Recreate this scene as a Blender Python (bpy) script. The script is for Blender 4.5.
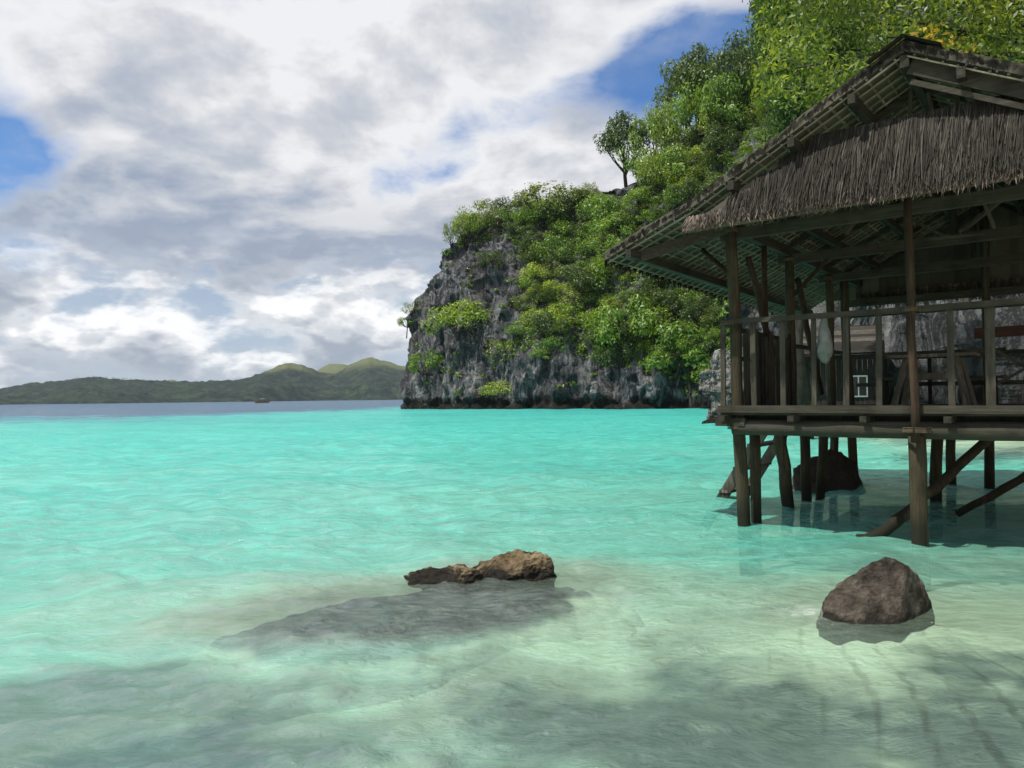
import bpy, bmesh, math, random
import numpy as np
from mathutils import Vector, Matrix, noise as mn
from mathutils.bvhtree import BVHTree
R = math.radians
sc = bpy.context.scene
for o in list(bpy.data.objects): bpy.data.objects.remove(o)

# ------------------------------------------------------------------ camera
F = 760.0; H = 1.6
PITCH = math.atan(13.5 / F); ROLL = R(0.7)
fwd = np.array([0, math.cos(PITCH), math.sin(PITCH)]); up0 = np.array([0, -math.sin(PITCH), math.cos(PITCH)]); r0 = np.array([1., 0, 0])
rgt = r0 * math.cos(ROLL) - up0 * math.sin(ROLL); upv = up0 * math.cos(ROLL) + r0 * math.sin(ROLL)
CAM = np.array([0, 0, H])
cd = bpy.data.cameras.new('camera'); cam = bpy.data.objects.new('camera', cd); sc.collection.objects.link(cam)
cd.sensor_width = 36; cd.lens = 36 * F / 1024; cd.clip_start = 0.05; cd.clip_end = 30000
m = Matrix((rgt, upv, -fwd)).transposed().to_4x4(); m.translation = Vector(CAM); cam.matrix_world = m
sc.camera = cam
def ray(x, y):
    d = fwd * F + rgt * (x - 512) + upv * (384 - y); return d / d[1]
def atY(x, y, Y): return Vector(CAM + ray(x, y) * Y)
def atZ(x, y, z=0.0):
    d = ray(x, y); return Vector(CAM + d * ((z - H) / d[2]))
def proj(p):
    v = np.array(p) - CAM; f = v @ fwd
    return 512 + F * (v @ rgt) / f, 384 - F * (v @ upv) / f

# ------------------------------------------------------------------ sun and exposure
SUN = Vector((-0.47, -0.27, 1.0)).normalized()
sl = bpy.data.lights.new('sun', 'SUN'); sun = bpy.data.objects.new('sun', sl); sc.collection.objects.link(sun)
sl.energy = 4.8; sl.angle = R(0.53); sl.color = (1.0, 0.95, 0.86)
sun.rotation_euler = (-SUN).to_track_quat('-Z', 'Y').to_euler()
sc.view_settings.view_transform = 'Standard'; sc.view_settings.look = 'None'; sc.view_settings.gamma = 1
sc.view_settings.exposure = 0.12
try:
    sc.cycles.use_denoising = True; sc.cycles.max_bounces = 6; sc.cycles.transparent_max_bounces = 12
    sc.cycles.sample_clamp_indirect = 6; sc.cycles.caustics_reflective = False; sc.cycles.caustics_refractive = False
except Exception: pass

# ------------------------------------------------------------------ node helper
class NT:
    def __init__(s, tree): s.t = tree; s.n = tree.nodes; s.l = tree.links
    def new(s, typ, **kw):
        n = s.n.new(typ)
        for k, v in kw.items(): setattr(n, k, v)
        return n
    def put(s, sock, v):
        if hasattr(v, 'is_output') or isinstance(v, bpy.types.NodeSocket): s.l.new(v, sock)
        else: sock.default_value = v
    def math(s, op, a, b=0.0, clamp=False, c=None):
        n = s.new('ShaderNodeMath', operation=op, use_clamp=clamp); s.put(n.inputs[0], a); s.put(n.inputs[1], b)
        if c is not None: s.put(n.inputs[2], c)
        return n.outputs[0]
    def vmath(s, op, a, b=None, out=0):
        n = s.new('ShaderNodeVectorMath', operation=op); s.put(n.inputs[0], a)
        if b is not None: s.put(n.inputs[3] if op == 'SCALE' else n.inputs[1], b)
        return n.outputs[out]
    def noise(s, vec, scale, detail=6, rough=0.55, dist=0.0, out=0):
        n = s.new('ShaderNodeTexNoise'); s.put(n.inputs['Vector'], vec); s.put(n.inputs['Scale'], scale)
        n.inputs['Detail'].default_value = detail; n.inputs['Roughness'].default_value = rough; n.inputs['Distortion'].default_value = dist
        return n.outputs[out]
    def ss(s, v, a, b, lo=0.0, hi=1.0, typ='SMOOTHSTEP'):
        n = s.new('ShaderNodeMapRange', interpolation_type=typ); s.put(n.inputs[0], v); s.put(n.inputs[1], a); s.put(n.inputs[2], b); s.put(n.inputs[3], lo); s.put(n.inputs[4], hi)
        return n.outputs[0]
    def mix(s, f, a, b, blend='MIX'):
        n = s.new('ShaderNodeMix', data_type='RGBA', blend_type=blend); s.put(n.inputs[0], f); s.put(n.inputs[6], a); s.put(n.inputs[7], b)
        return n.outputs[2]
    def ramp(s, f, stops, interp='LINEAR'):
        n = s.new('ShaderNodeValToRGB'); s.put(n.inputs[0], f); r = n.color_ramp; r.interpolation = interp
        while len(r.elements) < len(stops): r.elements.new(0.5)
        for e, (p, c) in zip(r.elements, stops): e.position = p; e.color = (*c, 1)
        return n.outputs[0]
    def sep(s, v):
        n = s.new('ShaderNodeSeparateXYZ'); s.put(n.inputs[0], v); return n.outputs
    def comb(s, x, y, z=0.0):
        n = s.new('ShaderNodeCombineXYZ'); s.put(n.inputs[0], x); s.put(n.inputs[1], y); s.put(n.inputs[2], z); return n.outputs[0]
    def bump(s, h, strength=0.5, dist=0.1):
        n = s.new('ShaderNodeBump'); s.put(n.inputs['Height'], h); n.inputs['Strength'].default_value = strength; n.inputs['Distance'].default_value = dist
        return n.outputs[0]
    def mixsh(s, f, a, b):
        n = s.new('ShaderNodeMixShader'); s.put(n.inputs[0], f); s.l.new(a, n.inputs[1]); s.l.new(b, n.inputs[2]); return n.outputs[0]

# ------------------------------------------------------------------ sky: Nishita blue with broken cloud cover
world = bpy.data.worlds.new('World'); sc.world = world; world.use_nodes = True
def build_sky():
    N = NT(world.node_tree); N.n.clear()
    outp = N.new('ShaderNodeOutputWorld'); bg = N.new('ShaderNodeBackground'); N.l.new(bg.outputs[0], outp.inputs[0])
    STR = 0.1; bg.inputs[1].default_value = STR
    sky = N.new('ShaderNodeTexSky', sky_type='NISHITA', sun_disc=False)
    sky.sun_elevation = math.asin(SUN.z); sky.sun_rotation = math.atan2(SUN.x, SUN.y); sky.air_density = 1.0; sky.dust_density = 0.6; sky.ozone_density = 2.5
    d = N.vmath('NORMALIZE', N.new('ShaderNodeTexCoord').outputs['Generated'])
    X, Y, Z = N.sep(d)
    zc = N.math('ADD', N.math('MAXIMUM', Z, 0.0), 0.30)
    P = N.comb(N.math('DIVIDE', X, zc), N.math('DIVIDE', Y, zc), 0.0)
    warp = N.noise(P, 1.4, 3, 0.5, out=1)
    Pw = N.vmath('ADD', P, N.vmath('SCALE', N.vmath('SUBTRACT', warp, (0.5, 0.5, 0.5)), 0.22))
    n1 = N.noise(Pw, 2.0, 10, 0.57)
    n1b = N.noise(N.vmath('ADD', Pw, (0.03, 0.10, 0.0)), 2.0, 6, 0.52)
    # openings in the cloud layer, each a direction with a size
    bias = None
    def spot(px, py, deg, amt, sx=1.0):
        nonlocal bias
        v = Vector(ray(px, py)).normalized()
        side = Vector((v.y, -v.x, 0)).normalized(); up = side.cross(v)
        a = N.math('DIVIDE', N.vmath('DOT_PRODUCT', d, tuple(side), out=1), sx)
        b = N.vmath('DOT_PRODUCT', d, tuple(up), out=1)
        f = N.vmath('DOT_PRODUCT', d, tuple(v), out=1)
        r2 = N.math('ADD', N.math('MULTIPLY', a, a), N.math('MULTIPLY', b, b))
        g = N.math('MULTIPLY', N.math('EXPONENT', N.math('MULTIPLY', r2, -1.0 / (2 * math.sin(R(deg)) ** 2))), N.math('GREATER_THAN', f, 0.0))
        g = N.math('MULTIPLY', g, amt)
        bias = g if bias is None else N.math('ADD', bias, g)
    for a in SKY_SPOTS: spot(*a)
    dens_in = N.math('ADD', n1, bias)
    dens = N.ss(dens_in, 0.34, 0.54)
    # a second, finer veil
    veil = N.ss(N.noise(Pw, 3.4, 7, 0.6), 0.40, 0.80, 0.0, 0.5)
    dens = N.math('MAXIMUM', dens, N.math('MULTIPLY', veil, N.ss(dens_in, 0.18, 0.4)))
    dens = N.math('MINIMUM', dens, 0.985)
    # thickness: thick middles turn grey below, thin rims stay white
    light = N.math('SUBTRACT', n1b, n1)
    thick = N.ss(N.math('ADD', N.math('SUBTRACT', n1, N.math('MULTIPLY', light, 0.9)), N.math('MULTIPLY', bias, 0.25)), 0.36, 0.80)
    patch = N.noise(Pw, 1.3, 5, 0.5)
    thick = N.math('ADD', thick, N.math('MULTIPLY', N.math('SUBTRACT', patch, 0.5), 0.45), clamp=True)
    gd = None
    for (px, py, deg, amt, sx) in GREY_SPOTS:
        b0 = bias; bias = None; spot(px, py, deg, amt, sx); g = bias; bias = b0
        gd = g if gd is None else N.math('ADD', gd, g)
    thick = N.math('ADD', thick, gd, clamp=True)
    ccol = N.ramp(thick, [(0.0, (8.2, 8.25, 8.4)), (0.35, (6.2, 6.35, 6.7)), (0.7, (4.5, 4.9, 5.65)), (1.0, (3.2, 3.75, 4.8))])
    # low bank of cumulus towards the horizon
    az = N.math('ARCTAN2', X, Y); el = N.math('ARCSINE', Z)
    Q = N.comb(N.math('MULTIPLY', az, 8.5), N.math('MULTIPLY', el, 17.0), 3.7)
    q1 = N.noise(Q, 1.15, 10, 0.55, 0.1)
    q2 = N.noise(N.vmath('ADD', Q, (0.08, 0.36, 0.0)), 1.15, 5, 0.5, 0.1)
    qd = N.ss(q1, 0.34, 0.50)
    relief = N.ss(N.math('SUBTRACT', q1, q2), -0.06, 0.12)
    qthick = N.math('SUBTRACT', N.ss(N.math('ADD', q1, N.math('MULTIPLY', el, 0.0)), 0.42, 0.70), N.math('MULTIPLY', relief, 0.75))
    qthick = N.math('ADD', qthick, N.math('ADD', N.ss(el, R(1.5), R(5.0), 0.75, 0.22), N.ss(el, R(6.5), R(9.5), 0.0, 0.3)), clamp=True)
    qcol = N.ramp(qthick, [(0.0, (10.0, 10.0, 10.0)), (0.3, (7.2, 7.4, 7.7)), (0.65, (4.5, 4.9, 5.6)), (1.0, (3.3, 3.8, 4.6))])
    band = N.ss(el, R(6.0), R(14), 1.0, 0.0)
    high = N.mix(dens, N.mix(1.0, sky.outputs[0], SKY_TINT, 'MULTIPLY'), ccol)
    lowbase = N.mix(0.72, sky.outputs[0], (4.1, 5.0, 6.4, 1))
    low = N.mix(qd, lowbase, qcol)
    col = N.mix(N.math('MULTIPLY', band, 0.93), high, low)
    col = N.mix(N.ss(el, R(0.0), R(-3.0)), col, (1.2, 2.0, 2.2, 1))
    N.l.new(col, bg.inputs[0])
SKY_TINT = (0.62, 0.95, 1.3, 1)
SKY_SPOTS = [(650, 75, 2.7, -0.36, 2.8), (640, 85, 1.6, -0.08, 2.4), (550, 128, 2.2, -0.12, 2.0), (20, 150, 3.5, -0.38, 1.2), (40, 50, 4, 0.14, 1.3), (430, 188, 2.4, -0.28, 2.2), (70, 265, 1.6, -0.2, 4.0), (700, 40, 2.2, -0.1, 2.0), (560, 50, 4, 0.12, 1.4), (640, -5, 3.5, 0.16, 2.5), (520, 190, 3.5, 0.12, 1.6), (120, -10, 3.5, -0.24, 1.6), (470, 115, 2.0, -0.1, 1.6),
             (320, 100, 8, 0.16, 1.4), (560, 250, 5, 0.16, 1.5), (60, 240, 5, 0.05, 2.0), (230, 260, 6, 0.2, 2.5), (500, 40, 4, 0.1, 1.5), (110, 70, 4, 0.06, 1.2), (740, 120, 3.5, 0.12, 1.5)]
GREY_SPOTS = [(300, 70, 7, -0.30, 1.5), (340, 165, 3, 0.10, 2.5), (240, 262, 3.5, 0.40, 4.5), (60, 60, 5, 0.14, 1.5), (200, 120, 5, -0.16, 2.0), (540, 215, 4, -0.3, 1.5), (430, 235, 3, 0.2, 2.5), (40, 215, 4, 0.25, 2.0)]
build_sky()

# ------------------------------------------------------------------ object helpers
col = sc.collection
def tag(o, label=None, cat=None, group=None, kind=None):
    if label: o['label'] = label
    if cat: o['category'] = cat
    if group: o['group'] = group
    if kind: o['kind'] = kind
    return o
def empty(name, loc=(0, 0, 0), rz=0.0, label=None, cat=None, group=None):
    o = bpy.data.objects.new(name, None); col.objects.link(o); o.location = loc; o.rotation_euler = (0, 0, rz); o.empty_display_size = 0.2
    return tag(o, label, cat, group)
def link_mesh(name, me, mat, parent=None, smooth=False):
    if mat: me.materials.append(mat)
    if smooth: me.polygons.foreach_set('use_smooth', [True] * len(me.polygons))
    o = bpy.data.objects.new(name, me); col.objects.link(o)
    if parent: o.parent = parent
    return o
class MB:
    def __init__(s): s.v = []; s.f = []
    def quad(s, a, b, c, d):
        i = len(s.v); s.v += [tuple(a), tuple(b), tuple(c), tuple(d)]; s.f.append((i, i + 1, i + 2, i + 3))
    def box(s, lo, hi):
        i = len(s.v); x0, y0, z0 = lo; x1, y1, z1 = hi
        s.v += [(x0, y0, z0), (x1, y0, z0), (x1, y1, z0), (x0, y1, z0), (x0, y0, z1), (x1, y0, z1), (x1, y1, z1), (x0, y1, z1)]
        s.f += [(i + a, i + b, i + c, i + e) for a, b, c, e in ((0, 3, 2, 1), (4, 5, 6, 7), (0, 1, 5, 4), (1, 2, 6, 5), (2, 3, 7, 6), (3, 0, 4, 7))]
    def bar(s, p, q, wx, wz, upd=(0, 0, 1)):
        p = Vector(p); q = Vector(q); d = (q - p).normalized(); up = Vector(upd)
        sd = d.cross(up)
        if sd.length < 1e-4: sd = d.cross(Vector((1, 0, 0)))
        sd.normalize(); up = sd.cross(d); i = len(s.v)
        for c in (p, q):
            for (a, b) in ((-1, -1), (1, -1), (1, 1), (-1, 1)): s.v.append(tuple(c + sd * a * wx / 2 + up * b * wz / 2))
        s.f += [(i, i + 1, i + 2, i + 3), (i + 7, i + 6, i + 5, i + 4)] + [(i + k, i + 4 + k, i + 4 + (k + 1) % 4, i + (k + 1) % 4) for k in range(4)]
    def tube(s, pts, rad, n=10, rng=None, wob=0.0):
        pts = [Vector(p) for p in pts]
        if not hasattr(rad, '__len__'): rad = [rad] * len(pts)
        rings = []
        for k, p in enumerate(pts):
            d = (pts[min(k + 1, len(pts) - 1)] - pts[max(k - 1, 0)]).normalized()
            a = d.cross(Vector((0.31, 0.95, 0.1))).normalized(); b = d.cross(a); ring = []
            for j in range(n):
                t = 2 * math.pi * j / n; rr = rad[k] * (1 + (rng.uniform(-wob, wob) if rng else 0))
                ring.append(len(s.v)); s.v.append(tuple(p + a * math.cos(t) * rr + b * math.sin(t) * rr))
            rings.append(ring)
        for r1, r2 in zip(rings, rings[1:]):
            for j in range(n): s.f.append((r1[j], r1[(j + 1) % n], r2[(j + 1) % n], r2[j]))
        s.f.append(tuple(reversed(rings[0]))); s.f.append(tuple(rings[-1]))
    def build(s, name, mat, parent=None, smooth=False):
        me = bpy.data.meshes.new(name); me.from_pydata(s.v, [], s.f); me.update()
        return link_mesh(name, me, mat, parent, smooth)
def crook(p, q, n, amp, rng):
    p = Vector(p); q = Vector(q); out = []
    for k in range(n + 1):
        t = k / n; c = p.lerp(q, t); e = amp * (1 if 0 < k < n else 0)
        out.append(c + Vector((rng.uniform(-e, e), rng.uniform(-e, e), 0)))
    return out
def pole(p, q, r1, r2, name, mat, parent, rng, amp=0.012, n=7):
    mb = MB(); pts = crook(p, q, n, amp, rng); mb.tube(pts, [r1 + (r2 - r1) * k / n for k in range(n + 1)], 12, rng, 0.05)
    return mb.build(name, mat, parent, True)
def np_mesh(name, V, Fq):
    me = bpy.data.meshes.new(name); V = np.asarray(V, np.float32); Fq = np.asarray(Fq, np.int32)
    me.vertices.add(len(V)); me.vertices.foreach_set('co', V.ravel()); k = Fq.shape[1]
    me.loops.add(Fq.size); me.loops.foreach_set('vertex_index', Fq.ravel()); me.polygons.add(len(Fq))
    me.polygons.foreach_set('loop_start', np.arange(0, Fq.size, k, dtype=np.int32))
    me.update(calc_edges=True); me.validate(); return me
def grid_faces(nr, nc):
    i = np.arange(nr - 1)[:, None] * nc + np.arange(nc - 1)[None, :]
    return np.stack([i, i + 1, i + 1 + nc, i + nc], -1).reshape(-1, 4)

# ------------------------------------------------------------------ materials
def material(name, fn):
    mt = bpy.data.materials.new(name); mt.use_nodes = True; N = NT(mt.node_tree); N.n.clear()
    out = N.new('ShaderNodeOutputMaterial'); fn(N, out); return mt
def principled(N, out, colr, rough=0.85, bump=None, spec=0.2):
    b = N.new('ShaderNodeBsdfPrincipled'); N.put(b.inputs['Base Color'], colr); N.put(b.inputs['Roughness'], rough)
    b.inputs['Specular IOR Level'].default_value = spec
    if bump is not None: N.l.new(bump, b.inputs['Normal'])
    N.l.new(b.outputs[0], out.inputs[0]); return b
def objc(N): return N.new('ShaderNodeTexCoord').outputs['Object']
def wood(name, dark, light, stretch, k=0.42):
    dark = tuple(x * k for x in dark); light = tuple(x * k for x in light)
    def fn(N, out):
        v = N.vmath('MULTIPLY', objc(N), stretch)
        g = N.noise(v, 1.0, 8, 0.65, 0.6); blotch = N.noise(objc(N), 3.5, 5, 0.6)
        c = N.ramp(g, [(0.25, dark), (0.55, tuple((a + b) / 2 for a, b in zip(dark, light))), (0.8, light)])
        c = N.mix(N.ss(blotch, 0.45, 0.75, 0, 0.6), c, (*[x * 0.45 for x in dark], 1))
        rnd = N.new('ShaderNodeNewGeometry').outputs['Random Per Island']
        c = N.mix(1.0, c, N.ramp(rnd, [(0, (0.7, 0.7, 0.7)), (1, (1.15, 1.12, 1.05))]), 'MULTIPLY')
        pz = N.sep(N.new('ShaderNodeNewGeometry').outputs['Position'])[2]
        c = N.mix(N.ss(N.math('ADD', pz, N.math('MULTIPLY', blotch, 0.35)), 0.62, 0.3, 0, 0.8), c, (0.012, 0.014, 0.009, 1))      # tide stain
        c = N.mix(N.ss(N.noise(v, 0.35, 3, 0.5), 0.58, 0.7, 0, 0.5), c, (*[min(0.5, x * 1.5) for x in light], 1))      # bleached streaks
        principled(N, out, c, 0.85, N.bump(g, 0.6, 0.01))
    return material(name, fn)
SV = (28, 28, 2.2); SA = (2.2, 28, 28); SB = (28, 2.2, 28)
W_POST = wood('bark_post', (0.06, 0.05, 0.033), (0.23, 0.19, 0.12), SV)
W_BARK = wood('red_brown_bark', (0.055, 0.036, 0.025), (0.15, 0.1, 0.066), SV)
W_A = wood('weathered_plank_across', (0.075, 0.07, 0.055), (0.21, 0.195, 0.155), SA)
W_B = wood('weathered_plank_along', (0.05, 0.045, 0.035), (0.15, 0.14, 0.11), SB)
W_V = wood('weathered_baluster', (0.09, 0.08, 0.065), (0.26, 0.24, 0.19), SV)
W_DARK = wood('dark_plank', (0.03, 0.028, 0.024), (0.11, 0.1, 0.085), SV)
W_BAMBOO = wood('bamboo_lath', (0.16, 0.145, 0.105), (0.36, 0.335, 0.26), (9, 9, 9), 0.9)
W_LADDER = wood('pale_ladder_wood', (0.09, 0.08, 0.065), (0.26, 0.24, 0.19), SV, 0.9)
W_POLE = wood('old_bamboo_pole', (0.08, 0.06, 0.04), (0.22, 0.17, 0.12), SA, 0.8)
W_RED = wood('reddish_plank', (0.08, 0.035, 0.025), (0.2, 0.1, 0.07), SA)
def thatch(name, stops):
    def fn(N, out):
        rnd = N.new('ShaderNodeNewGeometry').outputs['Random Per Island']
        n = N.noise(N.vmath('MULTIPLY', objc(N), (9, 9, 2)), 1.0, 6, 0.6)
        c = N.ramp(N.math('ADD', N.math('MULTIPLY', rnd, 0.6), N.math('MULTIPLY', n, 0.5)), stops)
        c = N.mix(N.ss(N.noise(objc(N), 1.6, 4, 0.6), 0.5, 0.72, 0, 0.55), c, (0.035, 0.03, 0.025, 1))
        principled(N, out, c, 0.9, N.bump(n, 0.5, 0.01))
    return material(name, fn)
TH = thatch('grey_palm_thatch', [(0.15, (0.011, 0.010, 0.0085)), (0.5, (0.028, 0.0255, 0.021)), (0.8, (0.07, 0.064, 0.053)), (1.0, (0.16, 0.145, 0.12))])
TH_PINK = thatch('pale_fringe_thatch', [(0.2, (0.035, 0.027, 0.022)), (0.6, (0.11, 0.085, 0.07)), (1.0, (0.36, 0.28, 0.24))])
TH_UNDER = thatch('dark_nipa_underside', [(0.1, (0.045, 0.04, 0.03)), (0.6, (0.10, 0.092, 0.07)), (1.0, (0.16, 0.147, 0.11))])
def rock_mat(name, stops, sc_=1.0, wet=0.0, ochre=0.0, vert=0.35, vein=0.5):
    def fn(N, out):
        P = N.new('ShaderNodeNewGeometry').outputs['Position']; X, Y, Z = N.sep(P)
        v = N.vmath('MULTIPLY', P, (1, 1, vert))
        a = N.noise(v, 0.9 * sc_, 10, 0.68, 0.4); b = N.noise(v, 0.22 * sc_, 5, 0.6); f = N.noise(P, 5 * sc_, 8, 0.7)
        c = N.ramp(N.math('ADD', N.math('MULTIPLY', a, 0.65), N.math('MULTIPLY', b, 0.4)), stops)
        c = N.mix(N.ss(f, 0.5, 0.75, 0, 0.5), c, (*[x * 0.4 for x in stops[1][1]], 1))
        if ochre: c = N.mix(N.math('MULTIPLY', N.ss(N.noise(v, 0.5 * sc_, 4, 0.6), 0.5, 0.68), ochre), c, (0.3, 0.2, 0.1, 1))
        if wet: c = N.mix(N.ss(N.math('ADD', Z, N.math('MULTIPLY', N.math('SUBTRACT', a, 0.5), wet * 3)), wet, wet * 0.35), c, (0.025, 0.022, 0.017, 1))
        fz = N.noise(N.vmath('MULTIPLY', P, (1, 1, vert * 0.45)), 1.5 * sc_, 7, 0.7, 0.5)
        crack = N.ss(N.math('ABSOLUTE', N.math('SUBTRACT', fz, 0.5)), 0.0, 0.035)
        c = N.mix(N.ss(crack, 0, 1, vein, 0.0), c, (0.02, 0.02, 0.02, 1))
        h = N.math('ADD', N.math('ADD', N.math('MULTIPLY', a, 0.6), N.math('MULTIPLY', f, 0.3)), N.math('MULTIPLY', crack, 0.35 if vein > 0.1 else 0.0))
        principled(N, out, c, 0.85, N.bump(h, 0.9, 0.9 / sc_))
    return material(name, fn)
LIME = rock_mat('grey_limestone', [(0.36, (0.022, 0.025, 0.028)), (0.5, (0.10, 0.106, 0.112)), (0.62, (0.26, 0.265, 0.265)), (0.8, (0.46, 0.455, 0.44))], 0.55, wet=2.0, ochre=0.1)
PALE = rock_mat('pale_limestone', [(0.3, (0.1, 0.09, 0.085)), (0.5, (0.28, 0.26, 0.25)), (0.66, (0.42, 0.38, 0.36)), (0.85, (0.5, 0.46, 0.43))], 1.5, wet=0.7, vert=0.9)
BROWN = rock_mat('brown_boulder', [(0.38, (0.010, 0.008, 0.007)), (0.5, (0.052, 0.043, 0.034)), (0.6, (0.125, 0.106, 0.084)), (0.75, (0.25, 0.215, 0.17))], 9.0, wet=0.07, vert=1, vein=0.0)
TAN = rock_mat('tan_barnacled_rock', [(0.36, (0.04, 0.028, 0.016)), (0.5, (0.19, 0.14, 0.08)), (0.62, (0.33, 0.26, 0.16)), (0.8, (0.45, 0.38, 0.27))], 6.0, wet=0.13, vert=1, vein=0.0)
DKROCK = rock_mat('dark_boulder', [(0.3, (0.02, 0.015, 0.012)), (0.5, (0.055, 0.042, 0.034)), (0.66, (0.09, 0.07, 0.058)), (0.85, (0.13, 0.1, 0.085))], 4.0, vert=1, vein=0.0)
REEF = rock_mat('dark_reef', [(0.3, (0.018, 0.018, 0.022)), (0.5, (0.05, 0.05, 0.06)), (0.66, (0.09, 0.085, 0.09)), (0.85, (0.16, 0.14, 0.11))], 4.0, vert=1)
def leaf_mat(name, dark, mid, light, trans=0.35):
    def fn(N, out):
        g = N.new('ShaderNodeNewGeometry'); oi = N.new('ShaderNodeObjectInfo')
        n = N.noise(N.vmath('ADD', objc(N), N.vmath('SCALE', oi.outputs['Location'], 0.37)), 0.55, 3, 0.5)
        t = N.math('ADD', N.math('MULTIPLY', g.outputs['Random Per Island'], 0.5), N.math('MULTIPLY', n, 0.55))
        t = N.math('ADD', t, N.math('MULTIPLY', N.math('SUBTRACT', oi.outputs['Random'], 0.5), 0.3))
        c = N.ramp(t, [(0.15, dark), (0.52, mid), (0.95, light)])
        d = N.new('ShaderNodeBsdfDiffuse'); N.put(d.inputs[0], c)
        tr = N.new('ShaderNodeBsdfTranslucent'); N.put(tr.inputs[0], N.mix(1.0, c, (1.35, 1.3, 0.5, 1), 'MULTIPLY'))
        gl = N.new('ShaderNodeBsdfGlossy'); gl.inputs['Roughness'].default_value = 0.45; gl.inputs[0].default_value = (0.9, 0.95, 1, 1)
        s = N.mixsh(trans, d.outputs[0], tr.outputs[0]); s = N.mixsh(0.035, s, gl.outputs[0])
        N.l.new(s, out.inputs[0])
    return material(name, fn)
LEAF = leaf_mat('mid_green_leaf', (0.052, 0.122, 0.015), (0.147, 0.262, 0.028), (0.295, 0.419, 0.053))
LEAF_D = leaf_mat('dark_green_leaf', (0.033, 0.064, 0.016), (0.080, 0.129, 0.023), (0.159, 0.215, 0.033))
LEAF_Y = leaf_mat('yellow_green_leaf', (0.117, 0.184, 0.024), (0.266, 0.368, 0.037), (0.449, 0.535, 0.076))
LEAF_O = leaf_mat('olive_leaf', (0.105, 0.149, 0.033), (0.226, 0.270, 0.058), (0.348, 0.384, 0.098))
LEAF_V = leaf_mat('bright_vine_leaf', (0.018, 0.040, 0.006), (0.078, 0.138, 0.017), (0.254, 0.345, 0.047), 0.45)
LEAF_C = leaf_mat('shade_tree_leaf', (0.018, 0.043, 0.008), (0.081, 0.131, 0.018), (0.354, 0.413, 0.056), 0.5)
LEAF_GOLD = leaf_mat('yellow_leaf', (0.3, 0.2, 0.02), (0.5, 0.36, 0.03), (0.65, 0.5, 0.06))
BARK = wood('grey_bark', (0.05, 0.045, 0.038), (0.17, 0.155, 0.13), (6, 6, 1.5))

# ------------------------------------------------------------------ sea: depth of the bottom, water sheet, seabed
def sstep(a, b, x): t = np.clip((x - a) / (b - a), 0, 1); return t * t * (3 - 2 * t)
def vnoise(x, y, s, seed):
    rg = np.random.RandomState(seed); tot = np.zeros_like(x); 
    for k in range(14):
        a = rg.uniform(0, 2 * math.pi); f = s * rg.uniform(0.5, 1.8); tot += np.sin((x * math.cos(a) + y * math.sin(a)) * f + rg.uniform(0, 6.28) + 0.8 * np.sin((x * math.sin(a) - y * math.cos(a)) * f * 0.7 + k))
    return tot / 14 ** 0.5
def reef_mask(x, y):      # shelf of dark rock round the middle boulder, just awash
    cx, cy = -0.68, 6.02; ca, sa = math.cos(0.46), math.sin(0.46)
    a = (x - cx) * ca + (y - cy) * sa; b = -(x - cx) * sa + (y - cy) * ca
    return 1 - np.sqrt((a / 1.62) ** 2 + (b / 0.84) ** 2) + 0.09 * vnoise(x, y, 4, 5) + 0.05 * vnoise(x, y, 9, 8)
def reef_z(x, y): return -0.05 - 0.24 * (1 - sstep(-0.25, 0.3, reef_mask(x, y))) + 0.016 * vnoise(x, y, 9, 61) + 0.012 * vnoise(x, y, 24, 62)
def shore_d(x, y): return (x - 4.0) * -0.5 + (y - 1.0) * 0.87
def bottom(x, y):
    d = shore_d(x, y)
    dep = np.where(d < 0, d * 0.12, np.where(d < 8, d * 0.078, 0.624 + (np.minimum(d, 60) - 8) * 0.045))
    dep = dep + 2.5 * sstep(60, 200, d)
    # firmer ground close to the land on the right
    dl = np.hypot(x - 26, y - 24) - 12; dep = np.minimum(dep, np.maximum(0.15, 0.2 + dl * 0.12)) if True else dep
    for (bx_, by_, br, bd) in ((-0.5, 6.0, 1.35, 0.16), (2.6, 5.4, 0.8, 0.07), (3.6, 3.6, 1.9, 0.09)):      # sand banked up round the two boulders
        k_ = np.exp(-(np.hypot((x - bx_) * 0.8, y - by_) / br) ** 2.4); dep = dep * (1 - k_) + np.minimum(dep, bd) * k_
    deep = sstep(10, 50, -x + 5 * vnoise(x, y, 0.07, 2)) * sstep(24, 130, y + 6 * vnoise(x, y, 0.05, 6)) + sstep(170, 330, y) + sstep(-70, -110, x)
    return dep + 6 * np.clip(deep, 0, 1) + 0.02 * vnoise(x, y, 1.1, 3) * np.clip(d, 0, 3) / 3
NA, NR = 960, 760
def polar(r0_, r1_, nr, na, a0, a1):
    r = r0_ * (r1_ / r0_) ** (np.arange(nr) / (nr - 1)); a = np.radians(np.linspace(a0, a1, na))
    return r[:, None] * np.sin(a)[None, :], r[:, None] * np.cos(a)[None, :], r[:, None] * np.ones(na)[None, :]
def waves(x, y, cell):
    rg = np.random.RandomState(11); z = np.zeros_like(x)
    xw = x + 0.25 * vnoise(x, y, 0.9, 21); yw = y + 0.25 * vnoise(x, y, 0.9, 22)
    for k in range(54):
        lam = 0.22 * (30 ** (k / 53.0)); a = R(62) + rg.normal(0, 0.75)
        amp = 0.0064 * lam ** 0.42 * rg.uniform(0.5, 1.3); kk = 2 * math.pi / lam
        ph = (xw * math.cos(a) + yw * math.sin(a)) * kk + rg.uniform(0, 6.28)
        s = np.sin(ph); s = s + 0.25 * np.cos(2 * ph)
        z += amp * s * np.clip((lam / (cell * 3.0)) - 0.4, 0, 1) * (0.75 + 0.45 * np.clip(vnoise(x, y, 0.25 + 0.6 / lam * 0.2, k + 40), -1.2, 1.4))
    return z
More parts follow.
